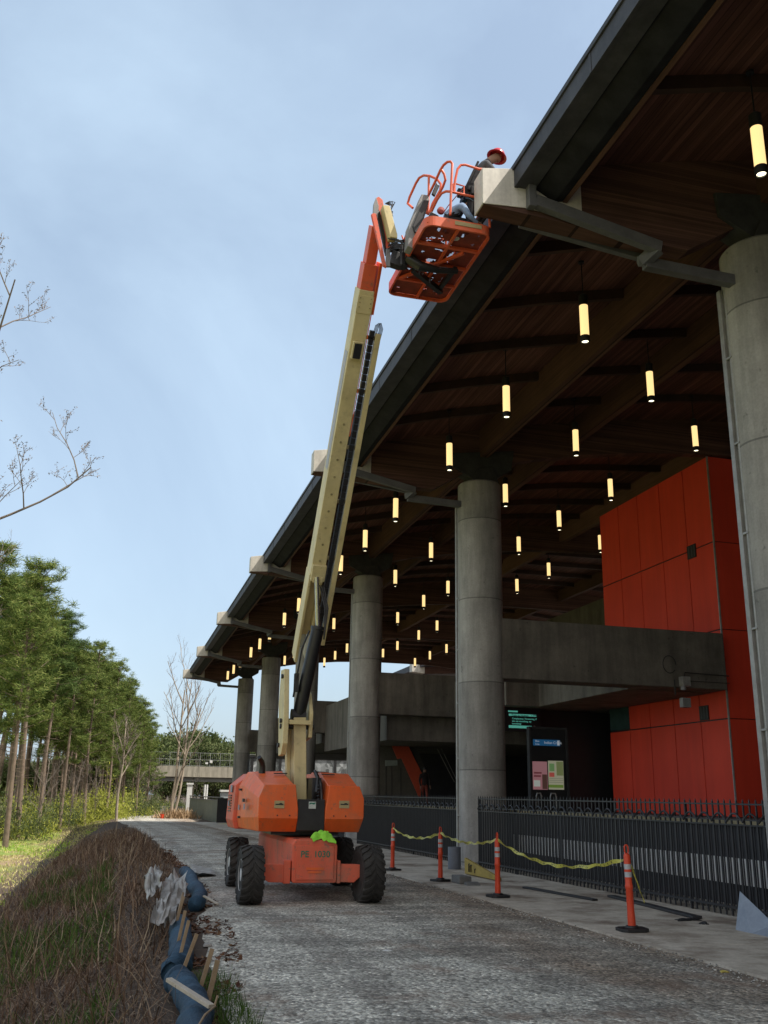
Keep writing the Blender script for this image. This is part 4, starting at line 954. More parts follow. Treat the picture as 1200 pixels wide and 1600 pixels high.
def tape(pts, label, w_=.06, tw=2.0, txt=True, seed=1):
    rn = random.Random(seed); b = MB(); m_ = len(pts); vs = []
    for i, p in enumerate(pts):
        t = math.sin(i * .55 + seed) * tw * .35 + .25 * math.sin(i * .9)
        u = Vector((math.sin(t) * .7, 0, math.cos(t))); 
        ww = w_ * (.55 + .45 * abs(math.cos(i * .4 + seed)))
        vs += [Vector(p) - u * ww / 2, Vector(p) + u * ww / 2]
    b.add(vs, [(2*i, 2*i+2, 2*i+3, 2*i+1) for i in range(m_-1)])
    o = b.build('caution_tape', M['tape'], recalc=False, smooth=True); tag(o, label, 'caution tape', 'lengths of yellow caution tape')
    c = MB(); L_ = 0
    for i in range(1, m_ - 2, 1):       # black letters, one block of strokes per glyph
        if i % 7 in (5, 6): continue
        a0, a1, d0, d1 = vs[2*i], vs[2*i+1], vs[2*i+2], vs[2*i+3]
        nrm = (a1 - a0).cross(d0 - a0)
        if nrm.length < 1e-7: continue
        nrm.normalize()
        if nrm.dot(EYE - a0) < 0: nrm = -nrm
        def q(u, v): return (a0.lerp(d0, u)).lerp(a1.lerp(d1, u), v) + nrm * .002
        for (u0, v0, u1, v1) in rn.choice([((.15,.2,.3,.8),(.15,.65,.7,.8)), ((.15,.2,.3,.8),(.6,.2,.75,.8),(.3,.45,.6,.58)), ((.15,.2,.75,.35),(.15,.35,.3,.8),(.6,.35,.75,.8)), ((.4,.2,.55,.8),)]):
            c.quad(q(u0, v0), q(u1, v0), q(u1, v1), q(u0, v1))
    oc = c.build('tape_lettering', M['black'], recalc=False); oc.parent = o
def sagline(a, c, sag, n=30):
    return [a.lerp(c, i / n) - Vector((0, 0, sag * 4 * (i / n) * (1 - i / n))) + Vector((0, 0, .012 * math.sin(i * 1.3))) for i in range(n + 1)]
tape(sagline(tops[0], tops[1], .17, 34), 'yellow caution tape sagging between the two farthest delineator posts', seed=1)
tape(sagline(tops[1], tops[2], .13, 36), 'yellow caution tape sagging between the two middle delineator posts', seed=2)
tape(sagline(tops[2], tops[3] - Vector((0, 0, .05)), .27, 44), 'longest yellow caution tape, sagging to the nearest delineator post', seed=3)
e = tops[3] - Vector((-.02, 0, .15)); tape([e + Vector((.02 + .012 * i, .01, -.033 * i)) for i in range(16)], 'loose tape tail hanging from the nearest delineator post', tw=.6, seed=5)
e = tops[0] - Vector((-.03, 0, .05)); tape([e + Vector((.01 * math.sin(i), .0, -.04 * i)) for i in range(10)], 'loose tape tail hanging from the farthest delineator post', tw=.6, seed=6)

# ---------------------------------------------------------------- debris on the pavement
p = gp(710, 1358); b = MB(); b.lathe([(.17, 0), (.17, .55), (.155, .55), (.155, 0)], (p.x, p.y, p.z), 24, caps=False); tag(b.build('pipe_offcut', pm('grey plastic pipe', (.16, .18, .22), None, 4, .5), smooth=True), 'short grey plastic pipe standing against the second round column', 'pipe')
a_, c_ = gp(722, 1366), gp(776, 1378); b = MB()
dv = (c_ - a_); L_ = dv.length; dv.normalize(); b.prism([(0, 0.02), (L_, 0.02), (L_, .08), (.0, .38), (-.02, .36)], lambda q: a_ + dv * q[0] + Vector((0, 0, q[1])) + Vector((.05, -.05, 0)), lambda q: a_ + dv * q[0] + Vector((0, 0, q[1])) + Vector((.14, .06, 0)))
yb = b.build('wheel_ramp', pm('yellow steel', (.46, .33, .06), (.34, .24, .05), 5, .6), bevel=.008); tag(yb, 'yellow wedge shaped steel bar with dark lettering lying by the column base', 'wedge')
b = MB()
for s_, h_ in ((.30, .18), (.38, .15), (.46, .16), (.70, .09)):
    q = a_ + dv * s_ + Vector((.045, -.055, .08)); b.bar(q, q + Vector((0, 0, h_)), .03, .006, (0, 1, 0)); b.bar(q + Vector((0, 0, h_)), q + Vector((0, 0, h_)) + dv * .05, .006, .03)
o_ = b.build('lettering', M['black']); o_.parent = yb
p = gp(722, 1380); b = MB(); b.box((p.x - .16, p.y - .28, p.z), (p.x + .12, p.y + .25, p.z + .16)); o_ = b.build('concrete_block', pm('block grey', (.20, .20, .19), None, 8, .9, bump=.3), bevel=.02); tag(o_, 'broken grey concrete block between the delineators and the yellow wedge', 'block')
b = MB(); b.prismX([(p.y - .62, p.z), (p.y - .35, p.z), (p.y - .42, p.z + .07), (p.y - .55, p.z + .05)], p.x - .1, p.x + .2); tag(b.build('concrete_block', pm('block grey', (.2, .2, .19)), bevel=.01), 'thin grey concrete fragment in front of the broken block', 'block')
def board(p0, p1, w_, h_, mat, label, name='board', cat='board'):
    b = MB(); b.bar(p0 + Vector((0, 0, h_ / 2 + .004)), p1 + Vector((0, 0, h_ / 2 + .004)), w_, h_); return tag(b.build(name, mat, bevel=.006), label, cat)
board(gp(820, 1388), gp(930, 1408), .12, .035, M['fence'], 'black steel channel lying along the foot of the fence, far one')
board(gp(955, 1402), gp(1090, 1436), .16, .04, M['fence'], 'black steel channel lying along the foot of the fence, near one')
p = gp(1075, 1438); cloth('plastic_sheet', 'flat black plastic sheet crumpled beside the near steel channel', 'plastic sheet', (p.x, p.y, p.z), .22, .10, .03, M['black'], 2)
p = gp(1100, 1444); cloth('glove', 'small black glove lying on the pavement near the fence', 'glove', (p.x, p.y, p.z), .07, .06, .04, M['black'], 6)
# bent sheet metal
b = MB(); q = gp(1150, 1453); q2 = gp(1199, 1464); tp = q + Vector((.20, .12, .50))
A = q; Bp = q2 + Vector((0, 0, -.02)); C_ = q + Vector((.75, .35, .0))
mid = A.lerp(Bp, .45) + Vector((0, -.05, .30))
b.add([A, A.lerp(Bp, .4) + Vector((0, -.06, 0)), Bp, tp, Bp + Vector((.20, .1, .16)), C_], [(0, 1, 3), (1, 4, 3), (1, 2, 4), (3, 4, 5), (4, 2, 5), (0, 3, 5)])
o_ = b.build('bent_sheet', pm('bluish sheet metal', (.30, .34, .40), (.24, .28, .34), 2, .5, .1), solid=.01); tag(o_, 'bent grey blue sheet of metal leaning at the foot of the fence', 'sheet metal')
p = gp(1131, 1522, .0) + Vector((0, 0, .02)); cloth('lid', 'flattened yellow scrap lying on the gravel edge near the camera', 'scrap', (p.x, p.y, p.z), .045, .035, .015, pm('yellow scrap', (.62, .5, .12)), 3)
p = gp(605, 1487, .02); cloth('paper_scrap', 'white paper scrap lying on the gravel in front of the lift', 'paper', (p.x, p.y, p.z), .07, .035, .02, M['white'], 1)
for (x_, y_, lb) in ((1112, 1300, None),): pass
p = gp(253, 1279, .02); b = MB(); b.lathe([(.16, 0), (.19, .42), (.20, .43), (.18, .43), (.15, .03)], (p.x, p.y, p.z), 16, caps=False); b.lathe([(.15, .02), (.15, .03)], (p.x, p.y, p.z), 16); tag(b.build('bucket', M['delor'], smooth=True), 'small orange bucket standing alone at the far end of the track', 'bucket')

# ---------------------------------------------------------------- things under the canopy
sc_o = thing('departure_screen', 'black hanging display screen with teal rows of text behind the second column', 'screen', (14.7, 34.2, 4.6))
k_ = 34.2 / 28
def Q(px, py, Y=34.2): return onY(px, py, Y)
a_, c_ = Q(786, 1104), Q(845, 1144)
b = MB(); b.box((a_.x, 34.2, c_.z), (c_.x, 34.5, a_.z)); b.box((a_.x + .3, 34.25, a_.z), (a_.x + .36, 34.35, 5.03)); b.box((c_.x - .36, 34.25, a_.z), (c_.x - .3, 34.35, 5.03)); b.build('housing', M['black'], sc_o, bevel=.01)
teal = emis('teal screen rows', (.10, .42, .34), .42); tdark = M['black']
def scr(px0, py0, px1, py1, nm='screen_row', mat=teal, Y=34.19):
    p_, q_ = Q(px0, py0, Y), Q(px1, py1, Y); b = MB(); b.box((p_.x, Y - .004, q_.z), (q_.x, Y + .004, p_.z)); return b.build(nm, mat, sc_o)
scr(794, 1110, 809, 1113); scr(795, 1115, 838, 1120); scr(795, 1133, 831, 1138.5)
W_ = .0
for t_, px, py, s_, m_, al in (('Train to Holmes', 799, 1117.3, .105, tdark, 'LEFT'), ('7 min', 830, 1117.3, .105, tdark, 'LEFT'), ('Complacency, Threatening. If', 800, 1122.5, .085, teal, 'LEFT'), ('you see something, say', 800, 1126.5, .085, teal, 'LEFT'), ('something!', 800, 1130.5, .085, teal, 'LEFT')):
    p_ = Q(px, py, 34.185); text_mesh(t_, s_, m_, 'screen_text', sc_o, p_, (1, 0, 0), (0, 0, 1), .004, .001, al)
b = MB(); p_ = Q(835, 1136, 34.18); b.tube(p_, p_ + Vector((0, .01, 0)), .055, n=16); b.build('screen_button', M['greypaint'], sc_o)
# kiosk with map panel and posters
ko = thing('information_kiosk', 'dark framed information panel with a blue line sign above pink and green posters', 'kiosk', (13, 28, 1.25))
b = MB(); b.box((12.42, 28.02, 1.25), (13.62, 28.14, 3.78)); b.build('panel', M['black'], ko)
b = MB(); b.box((12.36, 27.98, 1.25), (12.44, 28.18, 3.86)); b.box((13.60, 27.98, 1.25), (13.68, 28.18, 3.86)); b.box((12.441, 27.98, 3.78), (13.599, 28.18, 3.86)); b.build('frame', M['saddle'], ko, bevel=.008)
bl = emis('blue sign face', (.02, .13, .30), .22)
p_, q_ = onY(833, 1155, 28), onY(875, 1166, 28); b = MB(); b.box((p_.x, 27.99, q_.z), (q_.x, 28.015, p_.z)); sg = b.build('line_sign', bl, ko)
wt = emis('sign lettering', (.55, .6, .65), .22)
text_mesh('Blue', .08, wt, 'sign_text', ko, ((p_.x + .13), 27.985, (p_.z + q_.z) / 2 + .04), (1, 0, 0), (0, 0, 1)); text_mesh('Line', .08, wt, 'sign_text', ko, ((p_.x + .13), 27.985, (p_.z + q_.z) / 2 - .05), (1, 0, 0), (0, 0, 1))
text_mesh('Indian Creek', .115, wt, 'sign_text', ko, ((p_.x + .66), 27.985, (p_.z + q_.z) / 2), (1, 0, 0), (0, 0, 1))
b = MB(); b.box((q_.x - .10, 27.984, q_.z + .02), (q_.x - .02, 27.988, p_.z - .02)); b.build('sign_symbol', wt, ko)
def post(px0, py0, px1, py1, col, nm, lift_=0.0, st=.28):
    p_, q_ = onY(px0, py0, 28), onY(px1, py1, 28); b = MB(); b.box((p_.x, 28.0 - lift_, q_.z), (q_.x, 28.012 - lift_ + .0, p_.z))
    return b.build(nm, emis(nm + ' %d' % px0, col, st), ko)
post(832, 1189.5, 856, 1234, (.42, .20, .22), 'poster'); post(856.3, 1188.5, 881.5, 1234, (.42, .42, .30), 'poster')
post(857, 1226, 880, 1231, (.16, .26, .05), 'poster_block', .014); post(858, 1207, 866, 1214, (.5, .10, .08), 'poster_block', .014); post(858, 1193, 866, 1205, (.16, .30, .12), 'poster_block', .014); post(869, 1190, 880, 1212, (.20, .24, .10), 'poster_block', .014)
post(834, 1219, 844, 1229, (.5, .55, .5), 'poster_block', .014); post(834, 1206, 846, 1209, (.18, .05, .06), 'poster_block', .014); post(834, 1211, 845, 1214, (.18, .05, .06), 'poster_block', .014)
post(847, 1210, 855, 1233, (.10, .05, .04), 'poster_figure', .014)
for z_ in (0, 1, 2): post(858, 1216 + z_ * 3, 880, 1217 + z_ * 3, (.15, .15, .12), 'poster_block', .014)
# escalator side
es = thing('escalator', 'escalator enclosure with a red diagonal side panel under the platform', 'escalator', (13.4, 45, 1.25))
def pl(mb, pts, Y, th): q = [onY(x, y, Y) for x, y in pts]; mb.prism([(v.x, v.z) for v in q], lambda p: (p[0], Y, p[1]), lambda p: (p[0], Y + th, p[1]))
b = MB(); pl(b, [(588, 1150), (607, 1153), (621, 1186), (627, 1185), (655, 1246), (655, 1256), (588, 1256)], 45.05, 1.2); b.build('side_wall', pm('olive cladding', (.115, .105, .08), (.085, .078, .06), 1.2, .6), es)
b = MB(); pl(b, [(607, 1152.6), (632, 1153), (662.5, 1215), (659, 1244), (655, 1246), (627.4, 1185), (621, 1185.7)], 45.0, 1.2); b.build('red_side_panel', pm('escalator red', (.62, .10, .045), (.56, .085, .04), 1, .45), es)
b = MB(); pl(b, [(632.3, 1153), (645, 1153), (667, 1208), (663, 1215)], 45.1, 1.2); b.build('skirt_panel', pm('dark grey panel', (.07, .07, .06)), es)
b = MB(); pl(b, [(602, 1188), (621, 1188), (621, 1196), (602, 1197)], 44.98, .03); b.build('sign_plate', pm('grey green plate', (.32, .36, .31)), es)
b = MB(); b.path([onY(677, 1162, 46), onY(686, 1162, 46), onY(713, 1218, 46)], .02, 6); b.path([onY(680, 1164, 46.3), onY(710, 1222, 46.3)], .02, 6); b.build('handrail', M['conduit'], es, smooth=True)
b = MB()
for x_ in (592, 603, 612, 626): pl(b, [(x_, 1190 if x_ < 620 else 1200), (x_ + .7, 1190 if x_ < 620 else 1200), (x_ + .7, 1250), (x_, 1250)], 45.035, .012)
b.build('panel_joints', M['black'], es)
# black backdrop added for the darkness behind the kiosk, then station walls
co = thing('dark_backdrop', 'black backdrop sheet added for the darkness behind the information panel', 'wall', (18, 34.8, 1.25))
b = MB(); b.box((15.5, 34.7, 1.25), (22, 35.0, 5.0)); b.build('backdrop_sheet', M['black'], co)
sw = thing('station_wall', 'long dark inner wall closing the far side of the station, with an added unseen end wall', 'wall', (25, 45, 1.25))
b = MB(); b.box((24.3, -20, 1.25), (24.8, 86, 6.4)); b.box((24.3, -20, 6.402), (24.8, 52, 12)); b.box((11.3, -20.5, 1.25), (24.299, -20, 11.2)); b.build('wall_body', M['darkconc'], sw)  # unseen run behind the viewpoint and its end wall added to darken the interior
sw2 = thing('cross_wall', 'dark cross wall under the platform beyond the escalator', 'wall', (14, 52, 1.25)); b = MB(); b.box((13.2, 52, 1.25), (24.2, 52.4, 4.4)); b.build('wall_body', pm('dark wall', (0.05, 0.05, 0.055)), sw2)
for k, (px0, px1) in enumerate(((838, 846), (860, 869))):
    p0_, p1_ = onY(px0, 1240, 27), onY(px1, 1240, 27); b = MB(); zz = 1.25; b.path([(p0_.x, 27, zz), (p0_.x, 27, 1.78), (p0_.x + .03, 27, 1.86), (p1_.x - .03, 27, 1.86), (p1_.x, 27, 1.78), (p1_.x, 27, zz)], .022, 8)
    tag(b.build('bike_rack', M['conduit'], smooth=True), ['galvanised hoop rack in front of the pink poster', 'galvanised hoop rack in front of the green poster'][k], 'rack', 'hoop racks by the information panel')
# camera, speaker box and conduit on the near cross beam
cm = thing('security_camera', 'white box and conduit loop of a camera fixed on the near concrete crossbeam', 'camera', (16.3, 25.4, 5.2))
b = MB(); b.box((16.20, 25.30, 5.02), (16.47, 25.52, 5.30)); b.build('junction_box', M['conduit'], cm, bevel=.01)
b = MB(); b.lathe([(.02, -.05), (.08, -.03), (.08, .08), (.04, .1)], (16.2, 25.3, 4.92), 14); b.build('camera_dome', M['greypaint'], cm, smooth=True)
b = MB(); b.box((16.35, 25.6, 4.42), (16.62, 25.8, 4.70)); b.build('loudspeaker', M['greypaint'], cm, bevel=.01)
b = MB(); c_ = onY(1046, 1038, 25.4); b.path([c_ + Vector((.22 * math.cos(t), 0, .26 * math.sin(t))) for t in np.linspace(0, 5.6, 20)], .014, 6); b.path([(16.4, 25.5, 5.32), (16.45, 25.55, 5.45), (18.0, 25.58, 5.42)], .018, 6); b.path([(16.45, 25.55, 5.2), (18.0, 25.57, 5.2)], .012, 6); b.path([(15.98, 25.4, 5.2), (15.98, 25.4, 4.75)], .02, 6); b.build('conduit', M['black'], cm, smooth=True)
# ---------------------------------------------------------------- vegetation
def blade_mat(name, stops, rough=0.85, trans=0.0):
    g = NG(name); gi = g.n('ShaderNodeNewGeometry'); n = g.noise(0.5, 3)
    f = g.math('ADD', g.math('MULTIPLY', gi.outputs['Random Per Island'], 0.75), g.math('MULTIPLY', n, 0.3))
    g.base(g.ramp(f, stops)); g.rough(rough); g.b.inputs['Specular IOR Level'].default_value = 0.2
    if trans:
        t = g.n('ShaderNodeBsdfTranslucent'); mxs = g.n('ShaderNodeMixShader'); mxs.inputs[0].default_value = trans
        g.l(g.ramp(f, stops), t.inputs[0]); o_ = g.t.nodes['Material Output']; g.l(g.b.outputs[0], mxs.inputs[1]); g.l(t.outputs[0], mxs.inputs[2]); g.l(mxs.outputs[0], o_.inputs[0])
    return g.m
def np_mesh(name, V, Fq, mat, nv=4):
    me = bpy.data.meshes.new(name); V = np.asarray(V, dtype=np.float32).reshape(-1, 3); Fq = np.asarray(Fq, dtype=np.int32).reshape(-1, nv)
    me.vertices.add(len(V)); me.vertices.foreach_set('co', V.ravel()); me.loops.add(Fq.size); me.loops.foreach_set('vertex_index', Fq.ravel())
    me.polygons.add(len(Fq)); me.polygons.foreach_set('loop_start', np.arange(0, Fq.size, nv, dtype=np.int32)); me.update(calc_edges=True)
    me.materials.append(mat); return me
def blades(P, D, Ln, W, bend=0.0, seed=0, segs=2):
    """P base points, D directions (n,3), lengths, widths -> quads (segs per blade)"""
    r = np.random.default_rng(seed); n = len(P); D = D / np.linalg.norm(D, axis=1, keepdims=True)
    ref = r.normal(size=(n, 3)); S = np.cross(D, ref); S /= np.linalg.norm(S, axis=1, keepdims=True) + 1e-9
    bd = r.normal(size=(n, 3)) * bend; bd[:, 2] -= abs(bend) * .6
    V = []; 
    for k in range(segs + 1):
        t = k / segs; c = P + D * (Ln * t)[:, None] + bd * ((t * t) * Ln)[:, None]; w = (W * (1 - .75 * t))[:, None] / 2
        V.append(c - S * w); V.append(c + S * w)
    V = np.stack(V, axis=1)
    m = 2 * (segs + 1); base = (np.arange(n) * m)[:, None]
    Fs = np.concatenate([base + np.array([2*k, 2*k+1, 2*k+3, 2*k+2]) for k in range(segs)], axis=0)
    return V.reshape(-1, 3), Fs
gzv = np.vectorize(gz)
def scatter(name, label_kind, pts, height, width, lean, mat, seed, bend=.25, segs=2, cat=None, upbias=1.0):
    r = np.random.default_rng(seed); n = len(pts); D = r.normal(size=(n, 3)) * lean; D[:, 2] = upbias + r.random(n) * .3
    Ln = height * (.35 + r.random(n) ** 1.6 * 1.1); W = width * (.6 + .8 * r.random(n)) * (1 + pts[:, 1] / 22)
    V, Fs = blades(pts, D, Ln, W, bend, seed, segs); me = np_mesh(name, V, Fs, mat); o = bpy.data.objects.new(name, me); COL.objects.link(o)
    tag(o, label_kind, None, None, 'stuff'); return o
def patch(n, seed, xf, y0=4.5, y1=48, pw=1.7):
    r = np.random.default_rng(seed); y = y0 + (y1 - y0) * r.random(n) ** pw; lo, hi = xf(y); x = lo + (hi - lo) * r.random(n)
    return x, y
M['brush'] = blade_mat('dry brush', [(0.1, (.045, .026, .018)), (.4, (.11, .065, .042)), (.75, (.20, .13, .085)), (1, (.36, .26, .18))])
M['straw'] = blade_mat('straw stalks', [(0.1, (.20, .14, .09)), (1, (.42, .33, .22))])
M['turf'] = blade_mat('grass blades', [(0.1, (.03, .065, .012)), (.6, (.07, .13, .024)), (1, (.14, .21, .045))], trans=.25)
M['turflit'] = blade_mat('sun tinted grass blades', [(0.1, (.16, .28, .03)), (.6, (.34, .52, .05)), (1, (.52, .66, .12))], trans=.4)  # copy of the turf with sunlight put into its colour
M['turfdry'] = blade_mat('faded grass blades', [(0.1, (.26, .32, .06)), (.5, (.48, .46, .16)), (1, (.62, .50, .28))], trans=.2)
# brush on the near bank
x, y = patch(40000, 11, lambda y: (np.interp(y, [4, 12, 20, 30, 48], [-3.0, -2.7, -2.4, -2.3, -1.6]), np.interp(y, [4, 9, 12, 20, 30, 48], [.62, .60, .85, 1.4, 1.7, 1.7])), pw=2.1)
nv_ = np.array([mnoise.noise((a * .8, b_ * .35, 1.3)) for a, b_ in zip(x, y)]); keep = (nv_ > -.16) | (rng.random(len(x)) < .25)
x, y = x[keep], y[keep]; P = np.stack([x, y, gzv(x, y) - .02], 1)
scatter('dry_brush', 'tangle of dead brown weeds covering the shaded bank beside the track', P, .25, .0085, 1.3, M['brush'], 1, .6, 3)
M['mat'] = blade_mat('matted dead stems', [(0.1, (.07, .045, .03)), (.5, (.17, .115, .078)), (1, (.34, .26, .18))])
x, y = patch(46000, 41, lambda y: (np.interp(y, [4, 12, 20, 30, 60], [-3.2, -2.9, -2.6, -2.4, -1.4]), np.interp(y, [4, 9, 12, 20, 30, 60], [.64, .66, .9, 1.5, 1.8, 1.6])), y1=62, pw=2.0)
P = np.stack([x, y, gzv(x, y) + .02 + .07 * rng.random(len(x))], 1); scatter('matted_thatch', 'flattened matted dead grass lying under the brown weeds', P, .16, .007, 1.6, M['mat'], 42, .5, 2, upbias=.0)
x, y = patch(5200, 12, lambda y: (np.interp(y, [4, 12, 20, 30, 48], [-2.9, -2.6, -2.3, -2.2, -1.6]), np.interp(y, [4, 9, 12, 20, 30, 48], [.3, .5, .7, 1.2, 1.5, 1.5])), pw=1.4)
P = np.stack([x, y, gzv(x, y) - .02], 1); scatter('tall_weed_stalks', 'taller upright dead weed stalks standing above the brown brush', P, .46, .008, .45, M['brush'], 2, .2, 3)
x, y = patch(900, 13, lambda y: (np.interp(y, [4, 12, 20, 30, 48], [-2.7, -2.4, -2.1, -2.0, -1.5]), np.interp(y, [4, 9, 12, 20, 30, 48], [.3, .5, .7, 1.2, 1.5, 1.5])), pw=1.3)
P = np.stack([x, y, gzv(x, y) - .02], 1); scatter('pale_straw', 'pale broken straw stems mixed through the brown brush', P, .55, .011, .8, M['straw'], 3, .2, 2)
# green grass between the brush
x, y = patch(22000, 14, lambda y: (np.interp(y, [4, 12, 20, 30], [-2.9, -2.3, -1.8, -1.6]), np.interp(y, [4, 12, 20, 30], [.2, .2, .2, .2])), y1=30)
nv_ = np.array([mnoise.noise((a * .8, b_ * .35, 1.3)) for a, b_ in zip(x, y)]); keep = nv_ < .03; x, y = x[keep], y[keep]
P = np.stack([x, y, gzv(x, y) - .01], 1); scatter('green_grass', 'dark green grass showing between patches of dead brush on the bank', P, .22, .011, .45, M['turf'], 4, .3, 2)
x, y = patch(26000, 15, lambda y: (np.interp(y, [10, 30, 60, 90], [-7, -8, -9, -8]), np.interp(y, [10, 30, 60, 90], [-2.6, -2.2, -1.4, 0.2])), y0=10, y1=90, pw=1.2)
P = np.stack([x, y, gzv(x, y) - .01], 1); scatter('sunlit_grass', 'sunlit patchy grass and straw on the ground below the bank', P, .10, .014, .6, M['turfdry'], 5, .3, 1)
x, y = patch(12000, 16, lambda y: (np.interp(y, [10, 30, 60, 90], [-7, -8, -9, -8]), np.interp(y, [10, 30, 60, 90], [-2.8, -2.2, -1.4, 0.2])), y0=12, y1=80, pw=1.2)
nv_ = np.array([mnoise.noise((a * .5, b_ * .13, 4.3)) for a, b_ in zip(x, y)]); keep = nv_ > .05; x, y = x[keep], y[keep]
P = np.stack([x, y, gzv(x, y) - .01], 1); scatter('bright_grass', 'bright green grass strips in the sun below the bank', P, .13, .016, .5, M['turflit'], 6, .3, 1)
x, y = patch(1500, 17, lambda y: (np.full_like(y, .95), np.full_like(y, 1.28)), y0=6.8, y1=10.5, pw=1.0)
P = np.stack([x, y, gzv(x, y) - .0], 1); scatter('edge_grass', 'short green tufts growing between the blue sock and the gravel', P, .13, .006, .5, M['turf'], 7, .3, 2)
# dead leaves along the track edge
def leaves(name, label, n, xf, y0, y1, mat, seed, size=.035, zoff=.03):
    r = np.random.default_rng(seed); y = y0 + (y1 - y0) * r.random(n) ** 1.3; lo, hi = xf(y); x = lo + (hi - lo) * r.random(n)
    k = np.array([mnoise.noise((a * 2.0, b_ * .9, 7)) for a, b_ in zip(x, y)]) > -.05; x, y = x[k], y[k]; n = len(x)
    z = gzv(x, y) + zoff * r.random(n) + .012; A = r.normal(size=(n, 3)) * np.array([1, 1, .35]); A /= np.linalg.norm(A, axis=1, keepdims=True); B = np.cross(A, r.normal(size=(n, 3)) * np.array([.4, .4, 1])); B /= np.linalg.norm(B, axis=1, keepdims=True)
    s = (size * (.5 + r.random(n)))[:, None]; C = np.stack([x, y, z], 1)
    V = np.stack([C - A * s, C - B * s * .45 + A * s * .1, C + A * s, C + B * s * .45], 1); o = bpy.data.objects.new(name, np_mesh(name, V.reshape(-1, 3), np.arange(4 * n).reshape(-1, 4), mat)); COL.objects.link(o); return tag(o, label, None, None, 'stuff')
M['leaf'] = blade_mat('dead leaves', [(0.1, (.05, .025, .018)), (.6, (.13, .06, .035)), (1, (.26, .17, .10))])
leaves('leaf_litter', 'reddish dead leaves heaped along the left edge of the gravel', 5200, lambda y: (np.interp(y, [6, 10, 14, 20, 30], [.85, .85, .95, 1.35, 1.6]), np.interp(y, [6, 10, 14, 20, 30], [1.2, 1.45, 1.75, 2.0, 2.1])), 6.5, 34, M['leaf'], 21)
leaves('pavement_litter', 'brown leaf crumbs scattered over the pavement along the fence', 1100, lambda y: (np.full_like(y, 6.9), np.full_like(y, 9.6)), 8, 34, M['leaf'], 22, .018, .01)
# loose stones
def stones(name, label, n, xf, y0, y1, mat, seed, s0, s1, pw=1.6):
    r = np.random.default_rng(seed); y = y0 + (y1 - y0) * r.random(n) ** pw; lo, hi = xf(y); x = lo + (hi - lo) * r.random(n)
    base = np.array([(1,0,0),(0,1,0),(-1,0,0),(0,-1,0),(0,0,.8),(0,0,-.6)], float); tri = np.array([(0,1,4),(1,2,4),(2,3,4),(3,0,4),(1,0,5),(2,1,5),(3,2,5),(0,3,5)])
    s = s0 + (s1 - s0) * r.random(n) ** 3; V = base[None] * (1 + .45 * r.normal(size=(n, 6, 1)) * .6) * s[:, None, None]
    a = r.random(n) * 6.28; c_, s_ = np.cos(a), np.sin(a); X = V[..., 0] * c_[:, None] - V[..., 1] * s_[:, None]; Y = V[..., 0] * s_[:, None] + V[..., 1] * c_[:, None]
    zz = np.array([zroad(t) for t in y]); V = np.stack([X + x[:, None], Y * .9 + y[:, None], V[..., 2] * .8 + zz[:, None] + .018 + s[:, None] * .25], 2)
    Fs = (np.arange(n) * 6)[:, None, None] + tri[None]; o = bpy.data.objects.new(name, np_mesh(name, V.reshape(-1, 3), Fs.reshape(-1, 3), mat, 3)); COL.objects.link(o); return tag(o, label, None, None, 'stuff')
M['stone'] = blade_mat('gravel stones', [(0.1, (.09, .088, .085)), (.35, (.27, .26, .245)), (.75, (.46, .44, .39)), (1, (.75, .72, .66))])
stones('loose_gravel', 'loose grey crushed stones scattered across the track', 36000, lambda y: (np.interp(y, [5, 12, 20, 45], [1.25, 1.35, 2.0, 2.1]), np.full_like(y, 6.7)), 5.5, 42, M['stone'], 31, .005, .022)
stones('pavement_grit', 'fine grit and small stones spread on the pavement edge', 1800, lambda y: (np.full_like(y, 6.6), np.full_like(y, 9.5)), 7, 32, M['stone'], 33, .005, .018)

# ---------------------------------------------------------------- blue erosion sock, stakes, cloth
M['sock'] = NG('blue mesh sock'); g = M['sock']; f = g.noise(3, 5, .6); w_ = g.noise(60, 2, .6); c = g.ramp(f, [(.3, (.008, .03, .06)), (.7, (.022, .075, .135))]); c = g.mix(.4, c, g.ramp(w_, [(.3, .5), (.7, 1.1)]), 'MULTIPLY'); g.base(c); g.rough(.75); g.bump(g.math('ADD', g.math('MULTIPLY', f, 2.5), w_), .6, .02); M['sock'] = g.m
def sock(pts, r_, label, seed):
    rn = random.Random(seed); P_ = []; Rr = []
    m_ = len(pts) - 1; n = m_ * 9
    for i in range(n + 1):
        t = i / n * m_; k = min(int(t), m_ - 1); u = t - k; p0 = Vector(pts[max(k-1,0)]); p1 = Vector(pts[k]); p2 = Vector(pts[k+1]); p3 = Vector(pts[min(k+2,m_)])
        p = .5 * ((2*p1) + (-p0+p2)*u + (2*p0-5*p1+4*p2-p3)*u*u + (-p0+3*p1-3*p2+p3)*u**3); P_.append(p + Vector((.012*math.sin(i*1.7), 0, .01*math.sin(i*2.3))))
        e_ = min(1, min(i, n - i) / 2.2 + .15); Rr.append(r_ * e_ * (1 + .05 * math.sin(i * .8 + seed) + .03 * math.sin(i * 2.1) - (.12 if i % 13 == 6 else 0)))
    b = MB(); b.path(P_, r_, 18, rs=Rr); b.v = [(v[0], v[1], v[2] if v[2] > 0 else v[2]) for v in b.v]
    return tag(b.build('erosion_sock', M['sock'], smooth=True), label, 'erosion sock', 'blue erosion control socks along the track')
sock([(.70, 6.9, .06), (.73, 7.7, .08), (.80, 8.3, .07), (.78, 9.0, .07), (.76, 9.5, .06), (.74, 9.75, .06)], .118, 'thick blue erosion sock lying nearest the camera at the bank edge', 1)
sock([(.70, 10.2, .04), (.76, 10.35, .08), (.84, 10.5, .05)], .10, 'short folded blue sock end just beyond the nearest sock', 2)
